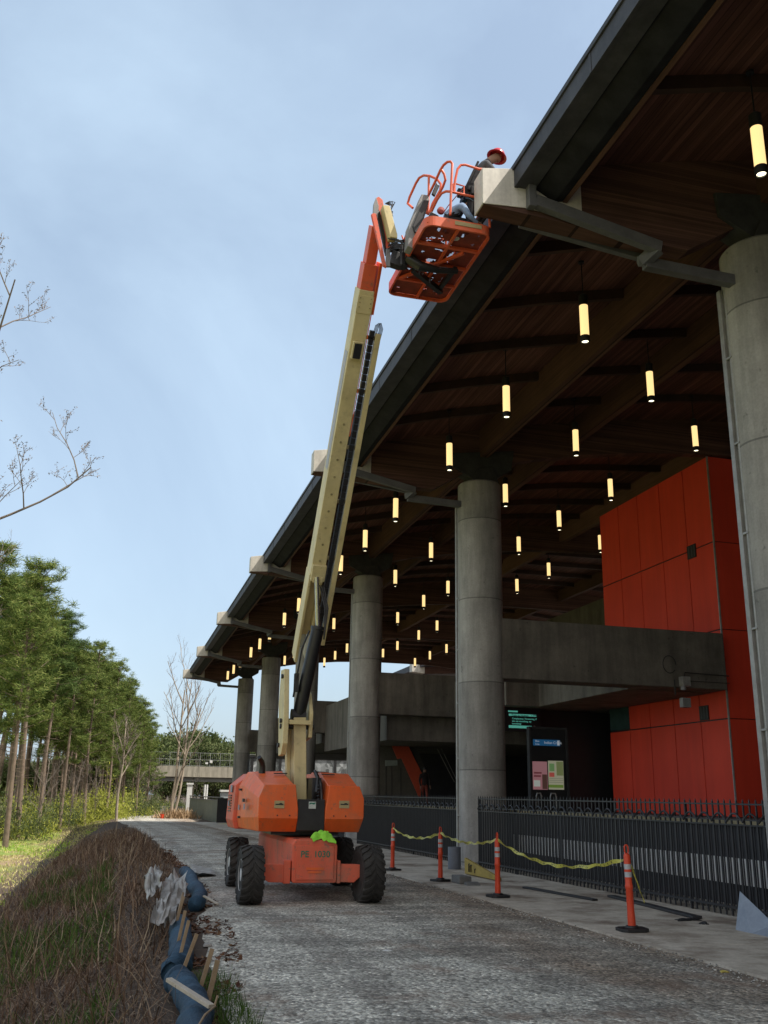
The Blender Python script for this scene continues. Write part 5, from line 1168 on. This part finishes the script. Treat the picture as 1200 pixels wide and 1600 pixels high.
sock([(.86, 10.9, .0), (.92, 11.8, .0), (.98, 12.8, .02), (1.05, 14.0, .02)], .13, 'blue erosion sock half buried in leaves behind the wooden stakes', 3)
sock([(1.42, 16.2, .0), (1.54, 16.8, .05), (1.60, 17.8, .08), (1.62, 19.2, .06), (1.75, 21.5, .02), (1.80, 24, -.05)], .12, 'dark blue erosion sock beyond the white cloth, farthest along the track', 4)
M['stakewood'] = pm('weathered stake wood', (.34, .25, .16), (.24, .17, .10), 9, .8)
M['palewood'] = pm('pale split wood', (.52, .47, .40), (.40, .35, .28), 9, .8)
st = [((.93, 8.75, .05), (.99, 8.75, .36), .042, 'stakewood', 'upright wooden stake in front of the nearest pair, over the blue sock'),
      ((.90, 9.2, .05), (.99, 9.22, .38), .038, 'stakewood', 'wooden stake with a frayed top just behind the nearest upright stake'),
      ((.80, 10.0, .05), (.92, 10.02, .40), .036, 'stakewood', 'leaning wooden stake alone between the two stake pairs'),
      ((.84, 11.0, .0), (.92, 11.05, .40), .036, 'stakewood', 'wooden stake right of its pair beyond the folded blue sock'),
      ((.86, 11.7, .0), (.93, 11.75, .42), .036, 'stakewood', 'wooden stake left of its pair beyond the folded blue sock'),
      ((.92, 13.2, .0), (1.02, 13.3, .42), .036, 'stakewood', 'wooden stake at the right corner of the white cloth'),
      ((.90, 13.0, .02), (1.08, 14.2, .38), .03, 'stakewood', 'slanting stake propped behind the white cloth corner'),
      ((.55, 8.05, .34), (.83, 7.55, .24), .05, 'palewood', 'thick pale split stake lying across the nearest blue sock'),
      ((1.50, 15.6, .20), (1.66, 15.1, .14), .04, 'palewood', 'small pale wood piece lying on the far blue sock')]
for p0, p1, w_, m_, lb in st:
    b = MB(); b.bar(p0, p1, w_, w_ * .55, (0, 1, 0) if abs(p1[2] - p0[2]) > .2 else (0, 0, 1)); tag(b.build('wooden_stake', M[m_], bevel=.003), lb, 'stake', 'wooden stakes along the blue socks')
b = MB(); q0, q1 = Vector((.85, 7.5, .25)), Vector((.66, 6.95, .2)); b.path([q0, q0.lerp(q1, .5) + Vector((0, 0, .03)), q1], .008, 6); b.path([q0 + Vector((0, .03, .0)), q0 + Vector((.02, .05, .06))], .008, 5); tag(b.build('twig', M['stakewood']), 'thin twig tied beside the pale stake on the near sock', 'twig')
# white geotextile
def fabric(name, label, corners, n, mat, seed, amp=.05):
    rn = random.Random(seed); A, B, C_, D_ = [Vector(c) for c in corners]; vs = []
    for i in range(n):
        for j in range(n):
            u, v = i / (n-1), j / (n-1); p = (A.lerp(B, u)).lerp(D_.lerp(C_, u), v)
            a1 = mnoise.noise((u * 3.2, v * 6, seed)); a2 = mnoise.noise((u * 9, v * 11, seed + 3)); e = mnoise.noise((u * 5, v * 5, seed + 9)) * .08
            vs.append((p.x + e + a1 * .05, p.y + e * 2, p.z + amp * (1.6 * abs(a1) * 2 + .5 * a2)))
    b = MB(); b.add(vs, [(i*n+j, i*n+j+1, (i+1)*n+j+1, (i+1)*n+j) for i in range(n-1) for j in range(n-1)]); o = b.build(name, mat, smooth=True, recalc=False, solid=.006); m = o.modifiers.new('sub', 'SUBSURF'); m.levels = 1; m.render_levels = 2; return tag(o, label, 'cloth')
M['geo'] = pm('geotextile', (.52, .51, .49), (.33, .31, .28), 2.5, .85, streak=3)
fabric('geotextile', 'crumpled white cloth sheet caught on the stakes at the bank edge', [(.60, 12.6, .16), (.90, 12.9, .10), (1.42, 17.6, .18), (1.06, 17.9, .30)], 26, M['geo'], 2, .10)
fabric('geotextile', 'smaller dirty white cloth draped through the brush left of the big sheet', [(.62, 14.6, .22), (.80, 14.8, .34), (.92, 17.6, .40), (.66, 17.6, .28)], 18, M['geo'], 5, .10)
fabric('paper_litter', 'pale scraps of paper on the track edge beyond the far sock', [(1.9, 22.6, .0), (2.4, 22.8, -.05), (2.5, 24.4, -.05), (2.0, 24.6, .02)], 10, M['geo'], 8, .03)
for k, (x_, y_, s_, lb) in enumerate(((1.42, 11.2, .045, 'pale stone lying on the gravel just past the leaf heap'), (1.28, 12.5, .06, 'larger white stone at the leaf litter below the front tyre'), (1.12, 8.9, .04, 'small pale stone beside the nearest stake pair'))):
    b = MB(); rn = random.Random(k + 3); b.add([(x_ + s_ * rn.uniform(.7, 1.3) * a, y_ + s_ * rn.uniform(.7, 1.3) * c_, gz(x_, y_) + .01 + s_ * .6 * d_ * rn.uniform(.7, 1.2)) for a, c_, d_ in ((-1,-1,0),(1,-1,0),(1,1,0),(-1,1,0),(-.6,-.6,1),(.6,-.5,1),(.5,.6,1),(-.5,.6,1))], [(0,3,2,1),(4,5,6,7),(0,1,5,4),(1,2,6,5),(2,3,7,6),(3,0,4,7)]); tag(b.build('stone', M['geo'], bevel=.01), lb, 'stone')

# ---------------------------------------------------------------- silt fence along the wood
b = MB(); sf = [(-14, 30), (-11, 48), (-8.4, 66), (-6.2, 80), (-3.5, 95), (-.6, 108), (1.2, 116)]
prev = None; rn = random.Random(9)
pts = []
for i in range(len(sf) - 1):
    for k in range(8): t = k / 8; pts.append((lerp(sf[i][0], sf[i+1][0], t), lerp(sf[i][1], sf[i+1][1], t)))
top = [(x_, y_, gz(x_, y_) + .55 + .18 * mnoise.noise((i_ * .35, 1, 1))) for i_, (x_, y_) in enumerate(pts)]; bot = [(x_, y_, gz(x_, y_) - .1) for x_, y_ in pts]
vs = top + bot; n = len(top); b.add(vs, [(i, i+1, n+i+1, n+i) for i in range(n-1)])
sfn = thing('silt_fence', 'low sagging black silt fence running along the foot of the wood', 'silt fence', (-6, 80, -1.5)); b.build('fabric', M['black'], sfn, recalc=False, solid=.02)
b = MB()
for i in range(0, n, 3): b.box((top[i][0]-.03, top[i][1]+.03, bot[i][2]), (top[i][0]+.03, top[i][1]+.08, top[i][2] + .12))
b.build('stakes', M['stakewood'], sfn)

# ---------------------------------------------------------------- trees
M['bark'] = pm('pine bark', (.30, .22, .165), (.16, .12, .09), 3, .9, streak=5, bump=.5)
M['palebark'] = pm('pale bark', (.46, .38, .29), (.28, .225, .17), 2.5, .9, streak=4)
M['twigbark'] = pm('grey twig bark', (.25, .21, .175), (.16, .13, .11), 3, .9)
M['needles'] = blade_mat('pine needles', [(0.1, (.045, .085, .02)), (.5, (.12, .175, .04)), (1, (.32, .34, .10))], trans=.25)
M['needlesdark'] = blade_mat('dark pine needles', [(0.1, (.035, .07, .02)), (.5, (.085, .14, .038)), (1, (.18, .235, .07))], trans=.3)
M['leafgreen'] = blade_mat('spring leaves', [(0.1, (.18, .21, .03)), (.5, (.34, .37, .06)), (1, (.50, .50, .12))], trans=.35)
M['olive'] = blade_mat('far leaves', [(0.1, (.055, .08, .03)), (.6, (.10, .13, .045)), (1, (.17, .17, .08))], trans=.2)
def limb(mb, p, d, ln, r_, n, rn, wob=.15, up=.05, taper=.4):
    pts = [Vector(p)]; d = Vector(d).normalized()
    for i in range(n):
        d = (d + Vector((rn.uniform(-wob, wob), rn.uniform(-wob, wob), rn.uniform(-wob, wob) + up))).normalized(); pts.append(pts[-1] + d * (ln / n))
    mb.path(pts, r_, 5 if r_ < .05 else 8, rs=[r_ * lerp(1, taper, i / n) for i in range(n + 1)], cap=False); return pts, d
def pine_proto(seed, H, crown0, spread, needle):
    rn = random.Random(seed); r = np.random.default_rng(seed)
    tb = MB(); lean = rn.uniform(-.035, .035); tp = [Vector((lean * h + .10 * math.sin(h * .4 + seed), .02 * h * math.sin(seed), h)) for h in np.linspace(0, H, 12)]
    tb.path(tp, .2, 9, rs=[lerp(.19, .035, (i / 11) ** .8) for i in range(12)], cap=False)
    clumps = []
    nb = 46
    for i in range(nb):
        t = crown0 + (1 - crown0) * (i / (nb - 1)) ** .85; h = t * H; base = Vector(np.interp(h, [p.z for p in tp], [p.x for p in tp]) * Vector((1, 0, 0))) ; base.z = h
        a = i * 2.4 + rn.uniform(-.5, .5); u = (t - crown0) / (1 - crown0)
        ln = spread * (math.sin(math.pi * min(1, .22 + .78 * u)) ** .8) * rn.uniform(.55, 1.15) + .3
        d = Vector((math.cos(a), math.sin(a), .15 + .5 * u)); pts, dd = limb(tb, base, d, ln, .035, 4, rn, .18, .06)
        for k in range(2 if ln < 1.2 else 4):
            q = pts[-1 - (k % 3)] if k < 3 else pts[2]; clumps.append(q + Vector((rn.uniform(-.25, .25), rn.uniform(-.25, .25), rn.uniform(-.1, .25))))
            if rn.random() < .6: clumps.append(q + Vector((rn.uniform(-.55, .55), rn.uniform(-.55, .55), rn.uniform(-.15, .4))))
    for i in range(14):   # dead stubs below the crown
        h = H * rn.uniform(.22, crown0); a = rn.uniform(0, 6.28); limb(tb, (np.interp(h, [p.z for p in tp], [p.x for p in tp]), 0, h), (math.cos(a), math.sin(a), .1), rn.uniform(.4, 1.4), .014, 3, rn, .2, -.02)
    clumps.append(tp[-1]); C = np.array([tuple(c) for c in clumps]); m = 58; n = len(C) * m
    P = np.repeat(C, m, 0) + r.normal(size=(n, 3)) * np.array([.17, .17, .11]); D = r.normal(size=(n, 3)); D[:, 2] = np.abs(D[:, 2]) * .7 + .25
    V, Fs = blades(P, D, .19 + .14 * r.random(n), .03 + .02 * r.random(n), .15, seed, 1)
    nm = np_mesh('crown', V, Fs, needle); bm_ = bpy.data.meshes.new('trunk'); bm_.from_pydata(tb.v, [], tb.f); bm_.materials.append(M['bark']); bm_.shade_smooth()
    return bm_, nm
pines = [pine_proto(1, 16, .52, 2.0, M['needles']), pine_proto(2, 17, .58, 1.8, M['needlesdark']), pine_proto(3, 15, .42, 2.3, M['needles']), pine_proto(4, 18, .55, 2.1, M['needlesdark']), pine_proto(5, 16, .30, 2.9, M['needles']), pine_proto(6, 17, .34, 2.5, M['needles'])]
PH = [16, 17, 15, 18, 16, 17]
def put_tree(name, label, cat, meshes, x, y, s, rz, group, tilt=(0, 0), mats=None):
    t = thing(name, label, cat, (x, y, gz(x, y) - .1), group); t.scale = (s, s, s); t.rotation_euler = (tilt[0], tilt[1], rz)
    for nm, me in zip(('trunk', 'crown'), meshes):
        o = bpy.data.objects.new(nm, me); COL.objects.link(o); o.parent = t
    return t
gw = 'pines of the wood behind the silt fence'
# prominent ones placed from the photograph (base column, depth, crown top row)
pl_ = [(14, 62, 905, 2, 'pine nearest the camera at the left edge, its trunk bare low down'), (30, 70, 850, 0, 'tall pine second from the left edge of the wood, rising above its neighbours'), (60, 76, 930, 1, 'pine with a straight dark trunk between the tall left pine and the dense mass'), (95, 80, 985, 0, 'pine with a thick pale trunk at the front middle of the wood'), (130, 92, 985, 4, 'bushy front pine right of the thick pale trunk'),
       (165, 100, 1015, 5, 'dark pine halfway along the sloping treeline'), (190, 106, 1048, 4, 'pine on the descending treeline behind the leafless sapling'), (212, 112, 1082, 5, 'small dark pine last but one at the right end of the wood'), (228, 120, 1118, 4, 'short pine at the right end of the wood by the bridge')]
for px, Y, pyt, k, lb in pl_:
    g0 = onZ(px, 1275, 0); x_ = onY(px, 1275, Y).x; zt = onY(px, pyt, Y).z; H_ = (zt - gz(x_, Y)) * .92
    put_tree('pine_tree', lb, 'pine tree', pines[k], x_, Y, H_ / PH[k], random.uniform(0, 6), gw, (random.uniform(-.02, .02), random.uniform(-.02, .04)))
rn = random.Random(44)
for i in range(70):
    t = rn.random(); Y = lerp(72, 128, t) + rn.uniform(0, 26); px = np.interp(Y - 12, [60, 80, 100, 125], [20, 95, 165, 225]) - rn.uniform(0, 120) * (1 - t * .4)
    px = max(px, -60); x_ = onY(px, 1270, Y).x; pyt = np.interp(px, [-60, 0, 40, 80, 130, 180, 240], [800, 850, 940, 985, 990, 1045, 1125]) + rn.uniform(0, 45)
    k = rn.choice((0, 1, 2, 3) if px < 110 else (0, 2, 4, 5, 4, 5)); H_ = (onY(px, pyt, Y).z - gz(x_, Y)) * .89
    put_tree('pine_tree', 'tall pine standing deeper in the wood among similar trunks', 'pine tree', pines[k], x_, Y, H_ / PH[k], rn.uniform(0, 6), 'pines deeper in the wood', (rn.uniform(-.03, .03), rn.uniform(-.03, .05)))
# bare trees
def bare_tree(name, label, x, y, H, seed, mat, spread=.35, r0=.12, twin=False, buds=False, first=.3, dens=1.0, tilt=(0, 0), group=None):
    rn = random.Random(seed); z0 = gz(x, y) - .1; t = thing(name, label, 'bare tree', (x, y, z0), group); tb = MB(); tw = MB(); bd = []
    def grow(p, d, ln, r_, depth):
        pts, dd = limb(tb if depth < 2 else tw, p, d, ln, r_, 6 if depth < 2 else 4, rn, .10 + .05 * depth, .05, .35)
        if depth >= 4 or ln < .22:
            bd.extend(pts[1:]); return
        nb = int((7 if depth == 0 else 5 if depth < 3 else 4) * dens)
        for i in range(nb):
            u = lerp(first if depth == 0 else .2, .98, (i + rn.random() * .6) / nb); k = min(int(u * (len(pts) - 1)), len(pts) - 2); q = pts[k].lerp(pts[k+1], u * (len(pts)-1) - k)
            a = i * 2.4 + rn.uniform(-.7, .7); out_ = Vector((math.cos(a), math.sin(a), rn.uniform(.5, 1.2))); nd = (Vector(dd) * .55 + out_ * (spread + .5)).normalized()
            grow(q, nd, ln * rn.uniform(.38, .58) * (1 - .3 * u), max(.006, r_ * .42), depth + 1)
    base = Vector((x, y, z0)); grow(base, (tilt[0], tilt[1], 1), H * .8, r0, 0)
    if twin: grow(base + Vector((.25, .1, 0)), (tilt[0] + .10, tilt[1], 1), H * .86, r0 * .8, 0); grow(base + Vector((-.22, .1, 0)), (tilt[0] + .16, tilt[1], 1), H * .7, r0 * .9, 0)
    tb.build('trunk', mat, t, smooth=True, recalc=False); tw.build('twigs', M['twigbark'], t, recalc=False)
    if buds:
        C = np.array([tuple(p) for p in bd]); r = np.random.default_rng(seed); C = np.repeat(C, 2, 0); n = len(C); V, Fs = blades(C + r.normal(size=C.shape) * .03, r.normal(size=(n, 3)), np.full(n, .055), np.full(n, .028), 0, seed, 1); V = V - np.array([x, y, z0])
        o = bpy.data.objects.new('buds', np_mesh('buds', V, Fs, M['twigbark'])); COL.objects.link(o); o.parent = t
    return t
bare_tree('dead_tree', 'tall leafless tree with twin pale trunks in front of the bridge', onY(268, 1262, 104).x, 104, 16.5, 5, M['palebark'], .18, .17, True, first=.42, dens=.85)
bare_tree('bare_sapling', 'leafless sapling with a crooked pale trunk at the right of the wood', onY(183, 1270, 88).x, 88, 9.0, 8, M['palebark'], .3, .13, first=.5)
bare_tree('bare_tree', 'leafless tree with budding twigs reaching in from the left edge', onY(-195, 1290, 27).x, 27, onY(40, 420, 27).z + 0.5, 12, M['twigbark'], .45, .12, buds=True, tilt=(.10, .0), first=.64)
bare_tree('bare_tree', 'fine twigged leafless tree rising over the left pines', onY(-175, 1290, 46).x, 46, onY(20, 640, 46).z + 1, 28, M['twigbark'], .12, .10, tilt=(.04, 0), first=.5)
bare_tree('bare_tree', 'second fine twigged leafless tree at the left edge, lower and nearer the pines', onY(-110, 1290, 58).x, 58, onY(30, 760, 58).z + 1, 47, M['twigbark'], .12, .08, tilt=(.03, 0), first=.5)
for k, (px, Y, H_, sd_) in enumerate(((215, 118, 8, 31), (150, 96, 6, 32), (236, 130, 7, 33), (60, 72, 6, 34), (110, 84, 5.5, 35), (300, 150, 8, 36), (330, 160, 7, 37))):
    bare_tree('bare_shrub_tree', 'thin bare understorey tree tangled in the green undergrowth' if k < 5 else 'bare scrubby tree standing beyond the bridge railing', onY(px, 1262, Y).x, Y, H_, sd_, M['twigbark'], .4, .06, first=.2, group='thin bare trees in the undergrowth' if k < 5 else 'bare scrubby trees beyond the bridge')
# undergrowth shrubs
def shrub_mesh(seed, mat, n=2600, flat=.75):
    r = np.random.default_rng(seed); K = 26; C = r.normal(size=(K, 3)) * np.array([.55, .55, .30]); C[:, 2] = np.abs(C[:, 2]) + .12
    idx = r.integers(0, K, n); P = C[idx] + r.normal(size=(n, 3)) * .16; P[:, 2] = np.abs(P[:, 2]); D = r.normal(size=(n, 3)); D[:, 2] += .8
    V, Fs = blades(P, D, .05 + .06 * r.random(n), .018 + .018 * r.random(n), .1, seed, 1); return np_mesh('foliage', V, Fs, mat)
def stem_mesh(seed):
    rn = random.Random(seed); b = MB()
    for i in range(14): a = rn.uniform(0, 6.28); limb(b, (0, 0, 0), (math.cos(a) * .6, math.sin(a) * .6, 1), rn.uniform(.6, 1.2), .012, 4, rn, .2, .05)
    me = bpy.data.meshes.new('stems'); me.from_pydata(b.v, [], b.f); me.materials.append(M['twigbark']); return me
shr = [(shrub_mesh(51, M['leafgreen']), stem_mesh(1)), (shrub_mesh(52, M['leafgreen'], 2000), stem_mesh(2)), (shrub_mesh(53, M['olive']), stem_mesh(3))]
rn = random.Random(77)
for i in range(44):
    Y = rn.uniform(66, 124); px = np.interp(Y, [66, 80, 100, 124], [-10, 60, 150, 245]) + rn.uniform(-60, 12); x_ = onY(px, 1270, Y).x; s = rn.uniform(1.3, 2.6)
    k = rn.choice((0, 0, 1, 1, 2)); t = thing('shrub', 'yellow green shrub in the undergrowth at the foot of the wood', 'shrub', (x_, Y, gz(x_, Y) - .1), 'yellow green shrubs along the wood edge'); t.scale = (s, s, s * rn.uniform(.8, 1.5)); t.rotation_euler = (0, 0, rn.uniform(0, 6))
    for nm, me in zip(('foliage', 'stems'), shr[k]): o = bpy.data.objects.new(nm, me); COL.objects.link(o); o.parent = t
M['rustgrass'] = blade_mat('rusty grass', [(0.1, (.24, .16, .09)), (1, (.46, .33, .20))])
r = np.random.default_rng(5); n = 1500; x_ = onY(268, 1262, 103).x
P = np.stack([x_ + .6 + r.normal(size=n) * .9, 102.5 + r.normal(size=n) * .8, np.full(n, gz(x_, 103))], 1); scatter('rusty_grass', 'rust coloured tall grass round the foot of the twin trunked dead tree', P, .7, .02, .35, M['rustgrass'], 9, .2, 2)

# ---------------------------------------------------------------- bridge and beyond
def K(px, py, Y): return onY(px, py, Y)
br = thing('road_bridge', 'concrete road bridge with chain link railing crossing behind the dead tree', 'bridge', (8, 150, 0)); YB = 150
zd0, zd1 = K(300, 1214, YB).z, K(300, 1197.5, YB).z; zg = K(300, 1221, YB).z
x0_, x1_ = -30, 60
b = MB(); b.box((x0_, YB, zd0), (x1_, YB + 12, zd1)); b.build('parapet', m_concrete('bridge concrete', (.46, .42, .33), (.36, .33, .27)), br)
b = MB(); b.box((x0_, YB + .8, zg), (x1_, YB + 1.4, zd0)); b.box((x0_, YB + 5, zg), (x1_, YB + 5.6, zd0)); b.build('girder', pm('bridge girder', (.36, .37, .37), None, 1, .6), br)
b = MB()
for x_ in (4.5, 22.5, 38): 
    for y_ in (1.5, 6, 10): b.tube((x_, YB + y_, -4), (x_, YB + y_, zg), .5, n=16)
    b.box((x_ - .7, YB + .5, zg - .8), (x_ + .7, YB + 11.5, zg - .003))
b.build('pier', M['concrete'], br)
ztop = K(300, 1176, YB).z; b = MB()
for i in range(60): x_ = -28 + i * 1.5; b.box((x_ - .035, YB + .2, zd1), (x_ + .035, YB + .27, ztop))
for z_ in (ztop, (zd1 + ztop) / 2, zd1 + .1): b.box((x0_, YB + .21, z_ - .03), (x1_, YB + .26, z_ + .03))
for i in range(300): x_ = -28 + i * .3; b.box((x_ - .008, YB + .225, zd1), (x_ + .008, YB + .24, ztop))
b.build('railing', pm('railing metal', (.34, .35, .34), None, 2, .5, .4), br)
for px, py, s_ in ((267 + 62, 1191, .0),): pass
b = MB(); p_, q_ = K(328, 1188, YB), K(332, 1192, YB); b.box((p_.x, YB + .1, q_.z), (q_.x, YB + .13, p_.z)); p_, q_ = K(321, 1191, YB), K(325, 1194, YB); b.box((p_.x, YB + .1, q_.z), (q_.x, YB + .13, p_.z)); b.build('railing_signs', M['white'], br)
def pole(px, Y, pyt, r_, lb, mat):
    x_ = K(px, 1260, Y).x; b = MB(); b.tube((x_, Y, gz(x_, Y) - 1), (x_, Y, K(px, pyt, Y).z), r_, r_ * .7, 10); tag(b.build('utility_pole', mat, smooth=True), lb, 'pole')
pole(228, 140, 1150, .12, 'thin pale pole rising left of the bridge', M['palebark'])
for k, px in enumerate((318, 321.5)): pole(px, 146, 1226, .2, ['left of two short pale posts under the bridge', 'right of two short pale posts under the bridge'][k], M['white'])
# far trees behind the bridge
def round_tree(seed, mat, n=5200):
    r = np.random.default_rng(seed); Kc = 34; C = r.normal(size=(Kc, 3)); C /= np.linalg.norm(C, axis=1, keepdims=True); C *= (r.random((Kc, 1)) ** .4) * np.array([[2.6, 2.6, 2.1]]); C[:, 2] += 5.2
    idx = r.integers(0, Kc, n); P = C[idx] + r.normal(size=(n, 3)) * .55; D = r.normal(size=(n, 3)); D[:, 2] += .5; V, Fs = blades(P, D, .25 + .2 * r.random(n), .16 + .1 * r.random(n), .1, seed, 1)
    rn = random.Random(seed); b = MB(); b.path([(0, 0, 0), (.1, 0, 2), (.0, .1, 4.2)], .2, 8, rs=[.24, .18, .1])
    for i in range(9): a = i * 2.4; limb(b, (0, 0, rn.uniform(2.3, 4)), (math.cos(a), math.sin(a), .8), 2.4, .07, 4, rn)
    me = bpy.data.meshes.new('trunk'); me.from_pydata(b.v, [], b.f); me.materials.append(M['bark']); return me, np_mesh('crown', V, Fs, mat)
M['fargreen'] = blade_mat('far tree leaves', [(0.1, (.045, .07, .025)), (.6, (.09, .12, .04)), (1, (.15, .16, .07))], trans=.2)
rt = [round_tree(61, M['fargreen']), round_tree(62, M['olive']), round_tree(63, M['fargreen'])]
rn = random.Random(3); far = [(262, 1146, 210), (283, 1143, 216), (302, 1141, 220), (322, 1146, 224), (338, 1156, 215), (350, 1163, 210), (245, 1158, 205), (400, 1165, 220)]
fl_ = ['roundish green tree beyond the bridge, left end of the row', 'round green tree second in the row beyond the bridge', 'highest round green tree behind the bridge, beside the dead tree', 'round green tree right of the highest one behind the bridge', 'lower round tree beyond the bridge towards the columns', 'low tree just left of the farthest column', 'low tree beyond the bridge nearest the pole', 'low green tree glimpsed between the two farthest columns']
for (px, py, Y), lb in zip(far, fl_):
    x_ = K(px, 1200, Y).x; zt = K(px, py, Y).z; z0 = gz(x_, Y); s = (zt - z0) / 7.9
    put_tree('round_tree', lb, 'tree', rt[rn.randrange(3)], x_, Y, s, rn.uniform(0, 6), 'round trees beyond the bridge')
for i in range(90):
    px = rn.uniform(200, 620) if 12 < i < 40 else (rn.uniform(180, 380) if i < 40 else rn.uniform(-60, 215)); Y = rn.uniform(172, 200) if i < 40 else rn.uniform(132, 146); x_ = K(px, 1240, Y).x; s = rn.uniform(.6, .95)
    put_tree('round_tree', 'low scrubby tree in the belt filling the view behind the bridge', 'tree', rt[rn.randrange(3)], x_, Y, s, rn.uniform(0, 6), 'low trees in the belt behind the bridge')
for i in range(26):
    px = rn.uniform(235, 420); Y = rn.uniform(132, 147); x_ = K(px, 1255, Y).x; s = rn.uniform(1.0, 1.9)
    t = thing('shrub', 'olive shrub on the ground under the bridge', 'shrub', (x_, Y, gz(x_, Y) - .1), 'olive shrubs under the bridge'); t.scale = (s, s, s); t.rotation_euler = (0, 0, rn.uniform(0, 6))
    for nm, me in zip(('foliage', 'stems'), shr[2]): o = bpy.data.objects.new(nm, me); COL.objects.link(o); o.parent = t
# grey green barrier wall beyond the station
bw = thing('barrier_wall', 'grey green panelled barrier wall with a top rail beyond the farthest column', 'wall', (9.1, 84, -1))
gg = pm('grey green panels', (.23, .26, .22), (.17, .20, .17), 1.5, .7, streak=3)
b = MB()
for i in range(17): y0 = 84.6 + i * 2.05; b.box((9.05, y0, zroad(y0) - .3), (9.15, y0 + 2.0, 1.05))
b.build('wall_panels', gg, bw)
b = MB(); b.box((9.0, 84.4, 1.28), (9.2, 119.5, 1.36)); b.box((8.98, 84.4, 1.052), (9.22, 119.5, 1.10))
for i in range(9): y0 = 84.6 + i * 4.3; b.box((9.06, y0, 1.1), (9.14, y0 + .1, 1.28))
b.build('top_rail', M['steel'], bw)
b = MB(); b.box((8.7, 84.2, zroad(84) - .2), (9.9, 84.38, 1.3)); b.build('end_panel', M['black'], bw)
b = MB(); xg = 9.0; b.box((8.7, 120, -2), (9.3, 120.5, 2.6)); b.box((8.6, 119.9, 2.602), (9.4, 120.6, 2.8)); o_ = b.build('gate_post', M['white']); tag(o_, 'white block post at the far end of the barrier wall', 'post')
b = MB(); b.box((5.8, 121, zroad(121) - .1), (8.5, 121.2, .1)); tag(b.build('low_wall', gg), 'low grey wall section left of the white block post', 'wall')
# small utility cabinet
p_, q_ = K(346, 1234, 128), K(362, 1248, 128); ub = thing('utility_cabinet', 'pale grey cabinet with a flat roof behind the barrier wall', 'cabinet', (p_.x, 128, -1)); b = MB(); b.box((p_.x, 128, -2), (q_.x + .8, 129.5, p_.z - .25)); b.build('body', pm('cabinet grey', (.42, .46, .48)), ub); b = MB(); b.box((p_.x - .15, 127.8, p_.z - .248), (q_.x + .95, 129.7, p_.z)); b.build('roof', M['white'], ub)
# yellow scrap by the farthest column
p = onZ(352, 1287, zroad(76) + .04); cloth('plastic_scrap', 'yellow plastic scrap on the track beside the farthest column', 'scrap', (p.x, p.y, zroad(p.y) + .02), .7, .3, .06, pm('yellow scrap', (.62, .5, .12)), 3)
# added sunlit wall, standing in for the bright glass facade under the platform
g = NG('facade pattern'); X, Y_, Z = g.xyz(); vo = g.n('ShaderNodeTexVoronoi'); vo.inputs['Scale'].default_value = 2.6; g.l(g.co, vo.inputs['Vector']); f = g.noise(.8, 5, .6)
c = g.ramp(vo.outputs['Color'], [(.1, (.08, .09, .09)), (.9, (.42, .45, .46))]); c = g.mix(.6, c, g.ramp(f, [(.35, .35), (.65, 1.1)]), 'MULTIPLY'); g.base(c); g.rough(.9)
mw_ = thing('facade_stand_in', 'added sunlit wall standing in for a bright glass facade under the platform', 'wall', (30, 104, 0)); b = MB(); b.box((13.5, 104, -2), (70, 104.6, 5.4)); b.build('wall_body', g.m, mw_)
b = MB()
for i in range(18): x_ = 14 + i * 3.0; b.box((x_, 103.9, -2), (x_ + .25, 103.99, 5.4))
b.box((13.4, 103.85, 5.402), (70, 104.8, 5.6)); b.build('wall_piers', M['black'], mw_)
# second canopy in the distance
fc = thing('far_canopy', 'second station roof far behind with a white beam end', 'building', (37, 112, 10))
b = MB(); a0, a1 = K(618, 1052, 110), K(632, 1040, 110)
pe = K(640, 1041, 110)
b.prismY([(pe.x + 1.0, pe.z - .2), (pe.x + 1.0, pe.z + .5), (60, pe.z + 3.5), (60, pe.z + 2.2)], 100, 135); b.build('roof_deck', M['fascia'], fc)
b = MB(); b.prismY([(pe.x, pe.z + .55), (pe.x + 1.6, pe.z + .75), (pe.x + 1.6, pe.z - .9), (pe.x, pe.z - .75)], 109, 110); b.build('beam_end', M['tipmetal'], fc)
b = MB(); b.prismY([(pe.x + 1.6, pe.z + .1), (60, pe.z + 2.1), (60, pe.z + .7), (pe.x + 1.6, pe.z - .9)], 109.1, 109.9); b.build('roof_beam', M['beamwood'], fc)
b = MB(); b.box((40, 108, 0), (41, 111, pe.z + .5)); b.build('support_wall', M['darkconc'], fc)
